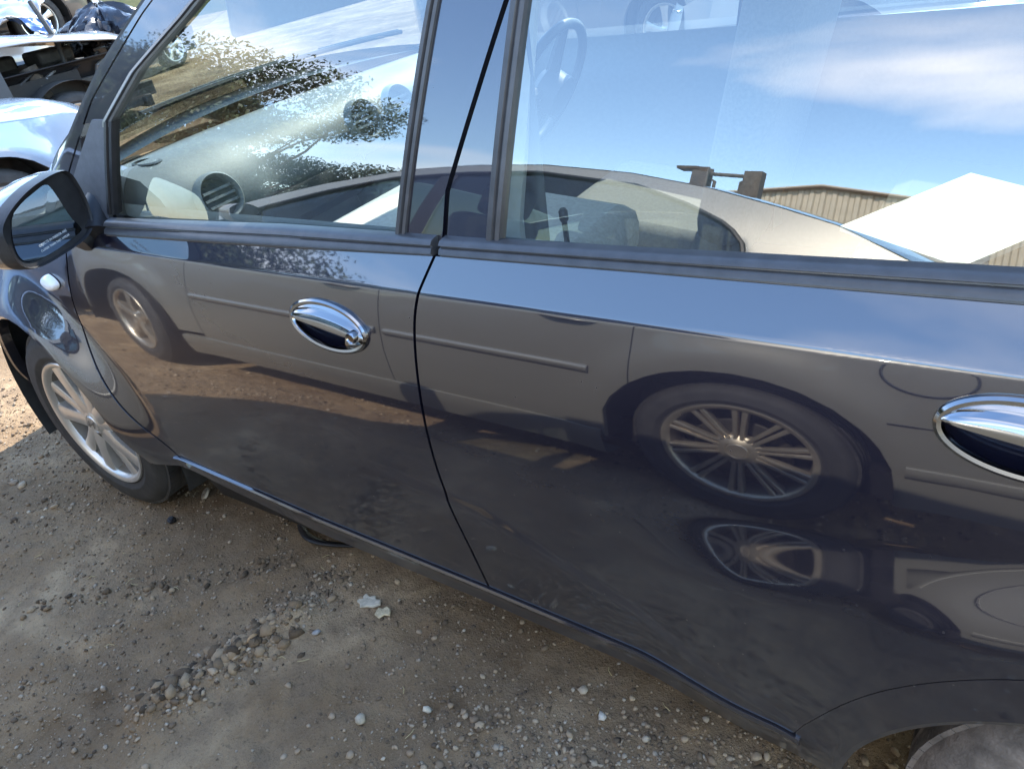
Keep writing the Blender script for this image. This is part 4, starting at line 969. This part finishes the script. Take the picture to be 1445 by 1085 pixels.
z=float(hground(np.array(.205),np.array(.127))); b=MB(); b.lathe([(.004,.0),(.004,.006),(.0055,.007),(.013,.006),(.0145,.004),(.0145,0),(.004,0)],28,axis='z'); ob=b.build('washer',simple('dull_washer',(.34,.30,.24),.6,.2,.2,60),None,angle=40); ob.scale=(1.35,1.35,1.2); ob.location=(.205,.127,z+.010); ob.rotation_euler=(.6,-.45,0); tag(ob,'round dull washer with a hole lying behind the front tyre','washer')
z=float(hground(np.array(.215),np.array(.005))); b=MB(); b.lathe([(0,.010),(.007,.010),(.009,.007),(.009,0),(.005,-.001)],16,axis='z'); b.tube([(0,0,.008),(.004,.002,.016)],.004,8); ob=b.build('plastic_plug',MAT['black'],None); ob.scale=(1.3,1.3,1.3); ob.location=(.20,.005,z+.003); ob.rotation_euler=(.5,.3,0); tag(ob,'small black plastic plug lying on the dirt near the front tyre','plug')
z=float(hground(np.array(.64),np.array(.16))); b=MB(); P=[]
for i,q in enumerate(np.linspace(0,1,16)): P.append([(.60+.22*q,.155-.05*math.sin(q*3.1)+d,z+.010+.02*math.sin(q*3.14)) for d in (-.014*(1-q*.5),.014*(1-q*.5))])
b.grid(np.array(P)); tag(b.build('rubber_strap',MAT['black'],None,thick=.004),'black rubber strip poking out under the sill','rubber strip')
for i,(x,y,s_,lb) in enumerate(((1.63,-.005,.012,'pale rounded stone near the sill at lower right of the gravel'),(1.30,-.15,.011,'cream coloured lump of stone among grey gravel'),(1.19,-.235,.014,'long buff stone lying between gravel and bare dirt'),(.815,-.20,.012,'orange brown clod on the crest of the clod ridge'),(.93,-.11,.010,'dull grey pebble beside the clod ridge'))):
    ob=stones('stone',np.array([x]),np.array([y]),np.array([s_]),simple('stone_%s'%'abcde'[i],[(.5,.46,.4),(.5,.45,.35),(.42,.36,.27),(.38,.24,.12),(.3,.28,.26)][i],.9,0,.25,80,.4),.7,.12); tag(ob,lb,'stone','single larger stones on the dirt')

# ------------------------------------------------------------------ trees
LEAFM={}
def leafmat(nm,c):
    m,t,b_,o_=newmat(nm); g=N(t,'ShaderNodeNewGeometry')
    t.links.new(ramp(t,g.outputs['Random Per Island'],[(0,tuple(x*.55 for x in c)),(.5,c),(1,tuple(min(1,x*1.6) for x in c))]),b_.inputs['Base Color']); b_.inputs['Roughness'].default_value=.6
    b_.inputs['Transmission Weight'].default_value=0; return m
LEAFM['a']=leafmat('olive_foliage',(.045,.06,.022)); LEAFM['b']=leafmat('dark_foliage',(.032,.050,.020)); BARK=simple('tree_bark',(.11,.085,.065),.95,0,.4,10,.6)
def tree(label,x,y,h,spread,layers,seed,nleaf=2600,mat='a',cat='tree',lean=0.,group='trees along the edge of the yard',ls=.13,flatk=.35):
    r=random.Random(seed); root=thing('tree' if h>4 else 'bush',label,cat,(x,y,-.05),0,group); tb=MB(); lv=[]; lf=[]
    top=Vector((lean*h*.5,r.uniform(-.3,.3),h*.62)); tb.tube([(0,0,0),(top[0]*.3+r.uniform(-.1,.1),top[1]*.4,h*.25),tuple(top*.72),tuple(top)],[.035*h,.028*h,.02*h,.012*h],8)
    blobs=[]
    for i in range(layers):
        a=r.uniform(0,6.28); zz=h*r.uniform(.42,.97); rr=spread*r.uniform(.25,1)*(1.05-.45*abs(zz/h-.62)); c=Vector((top[0]*zz/h+rr*math.cos(a),rr*math.sin(a),zz))
        st=Vector((top[0]*.5,top[1]*.5,zz*r.uniform(.35,.6))); md=(st+c)*.5+Vector((r.uniform(-.2,.2),r.uniform(-.2,.2),r.uniform(0,.3)))
        tb.tube([tuple(st),tuple(md),tuple(c)],[.009*h,.006*h,.002*h],5)
        for k in range(3): e=c+Vector((r.uniform(-1,1),r.uniform(-1,1),r.uniform(-.2,.3)))*spread*.28; tb.tube([tuple(md*.3+c*.7),tuple(e)],[.0025*h,.001*h],4)
        blobs.append((c,spread*r.uniform(.20,.42)))
    tb.build('trunk',BARK,root)
    q=np.random.default_rng(seed); wts=np.array([b[1]**2 for b in blobs]); wts/=wts.sum(); idx=q.choice(len(blobs),nleaf,p=wts)
    C=np.array([b[0] for b in blobs])[idx]; Rb=np.array([b[1] for b in blobs])[idx]; d=q.normal(size=(nleaf,3)); d/=np.linalg.norm(d,axis=1)[:,None]; d*=(q.random((nleaf,1))**.45); d[:,2]*=flatk
    sub=(q.random((nleaf,3))-.5)*.25; P=C+d*Rb[:,None]*1.25+sub*Rb[:,None]
    u=q.normal(size=(nleaf,3)); u/=np.linalg.norm(u,axis=1)[:,None]; w=np.cross(u,q.normal(size=(nleaf,3))); w/=np.linalg.norm(w,axis=1)[:,None]+1e-9
    s=ls*q.uniform(.5,1.4,(nleaf,1)); V=np.stack([P-u*s,P-w*s*.45,P+u*s,P+w*s*.45],1).reshape(-1,3); F=np.arange(nleaf*4).reshape(-1,4)
    me=bpy.data.meshes.new('crown'); me.from_pydata(V.tolist(),[],F.tolist()); me.materials.append(LEAFM[mat]); o=bpy.data.objects.new('crown',me); COL.objects.link(o); o.parent=root
    return root
def at(az,dist,x0=.9): a=math.radians(az); return (x0+dist*math.sin(a),-dist*math.cos(a))
tree('tall spreading tree with open layered crown, mirrored at the upper left of the front window',*at(-63,11.5),5.2,2.9,34,3,60000,'a',ls=.046)
tree('second spreading tree at the far left edge of the mirrored foliage',*at(-68.5,10.5),4.8,2.2,22,13,30000,'a',ls=.046)
tree('lighter flat-topped tree leaning towards the sky, right of the tall spreading tree',*at(-54,17),6.0,3.0,15,5,28000,'a',lean=.25,ls=.052,flatk=.22)
tree('slender young tree with bare lower stems between the two larger trees',*at(-57,15),3.6,1.3,9,8,6000,'b',ls=.06)
for i,(az,d,h,sp,lb) in enumerate(((-57.5,19,3.2,2.2,'low dark bush under the tall spreading tree'),(-51,20,3.6,2.6,'broad dark bush next to the flat-topped tree'),(-48,22,3.4,2.4,'rounded bush just above the mirrored roofline'),(-45.5,24,3.0,2.0,'small bush at the right end of the mirrored bushes'),(-68,16,4.0,2.4,'bushy dark shrub at the far left of the mirrored trees'))):
    tree(lb,*at(az,d),h,sp,16,20+i,14000,'b','bush',flatk=.6,group='bushes below the mirrored trees',ls=.065)
for i,(x,y,h) in enumerate(((-30,8,7),(-33,16,8.5),(-28,24,7.5),(-18,30,8),(-34,2,6))):
    tree('tree on the bank behind the scrapped cars, '+('nearest the pale blue car','tallest of the row','second from the right','at the right end of the row','at the left end of the row')[i],x,y,h,3.0,16,40+i,3000,'a',ls=.2,group='trees on the bank behind the scrap cars')
b=MB(); xs=np.linspace(-1,1,30); P=[]
for k in np.linspace(0,1,40):
    a=math.radians(-10+100*k); row=[]
    for q,hh in ((24,-.2),(26,.9),(29,2.0),(34,2.6),(42,2.2),(55,-.3)): row.append((-math.cos(a)*q,math.sin(a)*q+2,hh*(.8+.4*math.sin(k*17))))
    P.append(row)
b.grid(np.array(P)); m,t,b_,o_=newmat('dry_grass'); t.links.new(ramp(t,noise(t,2.5,8,.7),[(.3,(.035,.05,.012)),(.6,(.09,.085,.03)),(.8,(.15,.12,.06))]),b_.inputs['Base Color']); b_.inputs['Roughness'].default_value=1
kind(b.build('grassy_bank',m,None),'structure')

# ------------------------------------------------------------------ shed and forklift behind the saloon
shed=thing('shed','beige corrugated steel shed with low gable roof mirrored above the saloon boot','shed',(-2.3,-20,0))
SH=simple('beige_steel_sheet',(.44,.38,.28),.55,.1,.08,3)
def corr(p0,p1,zt,name,n):
    b=MB(); row=[]
    d=np.array(p1,float)-np.array(p0,float); L=np.linalg.norm(d); d/=L; nv=np.array([-d[1],d[0]])
    for i in range(n+1):
        for f,o in ((0,0),(.35,0),(.5,.05),(.85,.05)):
            q=(i+f)/(n+1)*L; p=np.array(p0)+d*q+nv*o; row.append([(p[0],p[1],-.1),(p[0],p[1],zt(p[0],p[1]))])
    b.grid(np.array(row)); return b.build(name,SH,shed,smooth=False)
gz=lambda x,y: 4.45+1.10*(1-abs(x)/6.0)
corr((-6,0),(6,0),gz,'wall',40); corr((6,0),(6,-14),lambda x,y:4.45,'wall',40); corr((-6,-14),(-6,0),lambda x,y:4.45,'wall',40)
b=MB(); b.grid(np.array([[(x,y,gz(x,0)+.08) for y in (.25,-14.2)] for x in (-6.25,0,6.25)])); b.build('roof',SH,shed,smooth=False,thick=.05)
b=MB(); 
for s_ in (-1,1): b.tube([(0,.2,gz(0,0)+.02),(s_*6.2,.2,gz(6.2,0)+.02)],.07,6)
b.build('barge_trim',simple('brown_trim',(.16,.11,.07),.5),shed)
for i in range(9):
    b=MB(); b.box((2.5,.10,.2+.33*i),(3.2,.05,.32)); b.build('door_slat',simple('roller_door',(.28,.26,.22),.5) if i==0 else bpy.data.materials['roller_door'],shed,smooth=False,bevel=.02)
fl=thing('forklift','rusty forklift with twin mast columns and crossbar standing behind the saloon','forklift',(-.62,-7.3,0))
YM=simple('faded_yellow_paint',(.35,.22,.06),.5,0,.3,8); IR=MAT['iron']
def chan(x0,z0,z1,s_,nm):
    b=MB(); pr=[(0,0),(.20,0),(.20,.03),(.07,.03),(.07,.14),(.20,.14),(.20,.17),(0,.17)]
    b.add([(x0+s_*p[0],p[1],z) for z in (z0,z1) for p in pr],[tuple(range(8)),tuple(range(8,16))]+[(i,(i+1)%8,8+(i+1)%8,8+i) for i in range(8)]); return b.build(nm,IR,fl,smooth=False,bevel=.006)
chan(-.40,.1,2.99,1,'mast_column'); chan(.40,.1,2.93,-1,'mast_column')
b=MB(); b.box((-.46,.06,2.975),(.26,.24,.05)); b.tube([(-.28,.08,2.88),(.28,.08,2.84)],.035,8); b.build('mast_crossbar',IR,fl,smooth=False)
for s_ in (-1,1):
    b=MB(); b.tube([(s_*.20,.05,2.45),(s_*.15,.05,2.55),(s_*.15,.05,2.74),(s_*.22,.05,2.80)],.02,6); b.build('mast_bracket',IR,fl)
    b=MB(); b.box((s_*.25,.75,.14),(.12,1.1,.05)); b.build('fork',MAT['steel'],fl,bevel=.01)
    for y in (-.45,-1.75):
        b=MB(); b.lathe([(0,-.09),(.16,-.09),(.28,-.08),(.31,-.05),(.31,.05),(.28,.08),(.16,.09),(0,.09)],28); b.v=[(s_*.50+p[1],y+p[0],.30+p[2]) for p in b.v]; b.build('wheel',MAT['rubber'],fl)
b=MB(); b.box((0,-1.15,.72),(1.0,1.5,.75)); b.box((0,-1.8,.95),(1.0,.5,.6)); b.build('body',YM,fl,bevel=.05)
b=MB()
for x in (-.45,.45): b.tube([(x,-.45,1.0),(x,-.60,2.05),(x,-1.6,2.05),(x,-1.75,1.1)],.035,8)
for y in np.linspace(-.65,-1.55,6): b.tube([(-.45,y,2.05),(.45,y,2.05)],.02,6)
b.build('overhead_guard',MAT['steel'],fl)
rbox((0,-1.2,1.2),(.5,.5,.14)).build('seat',MAT['black'],fl,bevel=.03); rbox((0,-1.45,1.45),(.48,.12,.45)).build('seat_back',MAT['black'],fl,bevel=.03)
# black sheeting and loose scrap among the wrecks
b=MB(); U=np.linspace(0,2*math.pi,72,endpoint=False); Q=np.linspace(0,1,26); A_,Q_=np.meshgrid(U,Q,indexing='ij')
f=1+.22*np.sin(5*A_+3*Q_)+.5*(fbm(A_*3+20,Q_*4+20,1.5,4,71)-.5)+.25*np.abs(np.sin(11*A_+6*Q_*np.sin(A_)))*(.5+Q_*.5)
X_=.42*f*np.cos(A_)*(1-Q_**3*.92); Y_=.36*f*np.sin(A_)*(1-Q_**3*.92); Z_=Q_*.42+.10*np.sin(7*A_+2)*Q_*(1-Q_)+.08*(fbm(A_*5+9,Q_*7+9,1.2,3,72)-.5)
b.grid(np.stack([X_,Y_,Z_],-1),cu=True); ob=b.build('black_sheet',simple('black_sheeting',(.015,.016,.022),.22,0,.2,20,.3),None,angle=50); ob.location=(-5.75,3.95,.78); tag(ob,'crumpled black plastic sheeting heaped behind the torn silver wreck','plastic sheet')
def crumple(name,label,loc,rot,size,mat,seed):
    X_,Y_=np.meshgrid(np.linspace(-1,1,34),np.linspace(-1,1,24),indexing='ij'); q=fbm(X_*2+30,Y_*2+30,1.3,4,seed)-.5
    b=MB(); b.grid(np.stack([X_*size[0]*(1-.15*Y_**2),Y_*size[1]*(1+.2*q),.5*size[1]*(1-X_**2)*.5+q*size[2]+np.abs(np.sin(X_*3+Y_*2))*size[2]*.4],-1))
    ob=b.build(name,mat,None,angle=28,thick=.006); ob.location=loc; ob.rotation_euler=rot; return tag(ob,label,'scrap panel','loose scrap panels lying on the wrecks')
crumple('crumpled_bonnet','crumpled silver bonnet lying across the torn silver wreck',(-6.3,3.05,1.12),(.15,-.12,.5),(.62,.48,.16),MAT['silver'],81)
crumple('crumpled_wing','crushed deep blue wing panel wedged on top of the wrecks',(-7.3,3.75,1.22),(.3,.5,1.1),(.5,.22,.16),MAT['deepblue'],82)
crumple('crumpled_door_skin','bent pale door skin lying at the far left on the second silver wreck',(-8.6,3.1,1.25),(-.2,.25,.2),(.6,.4,.14),MAT['white'],83)
b=MB(); b.tube([(-4.9,2.95,.62),(-5.0,3.02,1.0),(-5.2,3.05,1.32)],.022,7); tag(b.build('bent_bar',MAT['steel'],None),'bent dark steel bar sticking up from the torn wreck','steel bar')
# white board on the back seat, caught by the sun through the far window
A_=np.array((1.815,.90));B_=np.array((2.02,1.22));d_=np.array((.25,-.165)); b=MB()
P4=[A_,A_+d_,B_+d_,B_]; b.add([(p[0],p[1],.652+.004*i) for i,p in enumerate(P4)]+[(p[0],p[1],.664+.004*i) for i,p in enumerate(P4)],[(3,2,1,0),(4,5,6,7),(0,1,5,4),(1,2,6,5),(2,3,7,6),(3,0,4,7)])
tag(b.build('white_board',simple('white_foam_board',(.80,.79,.76),.8,0,.03,20),None,smooth=False),'white rectangular board lying sunlit on the rear seat of the navy car','board')
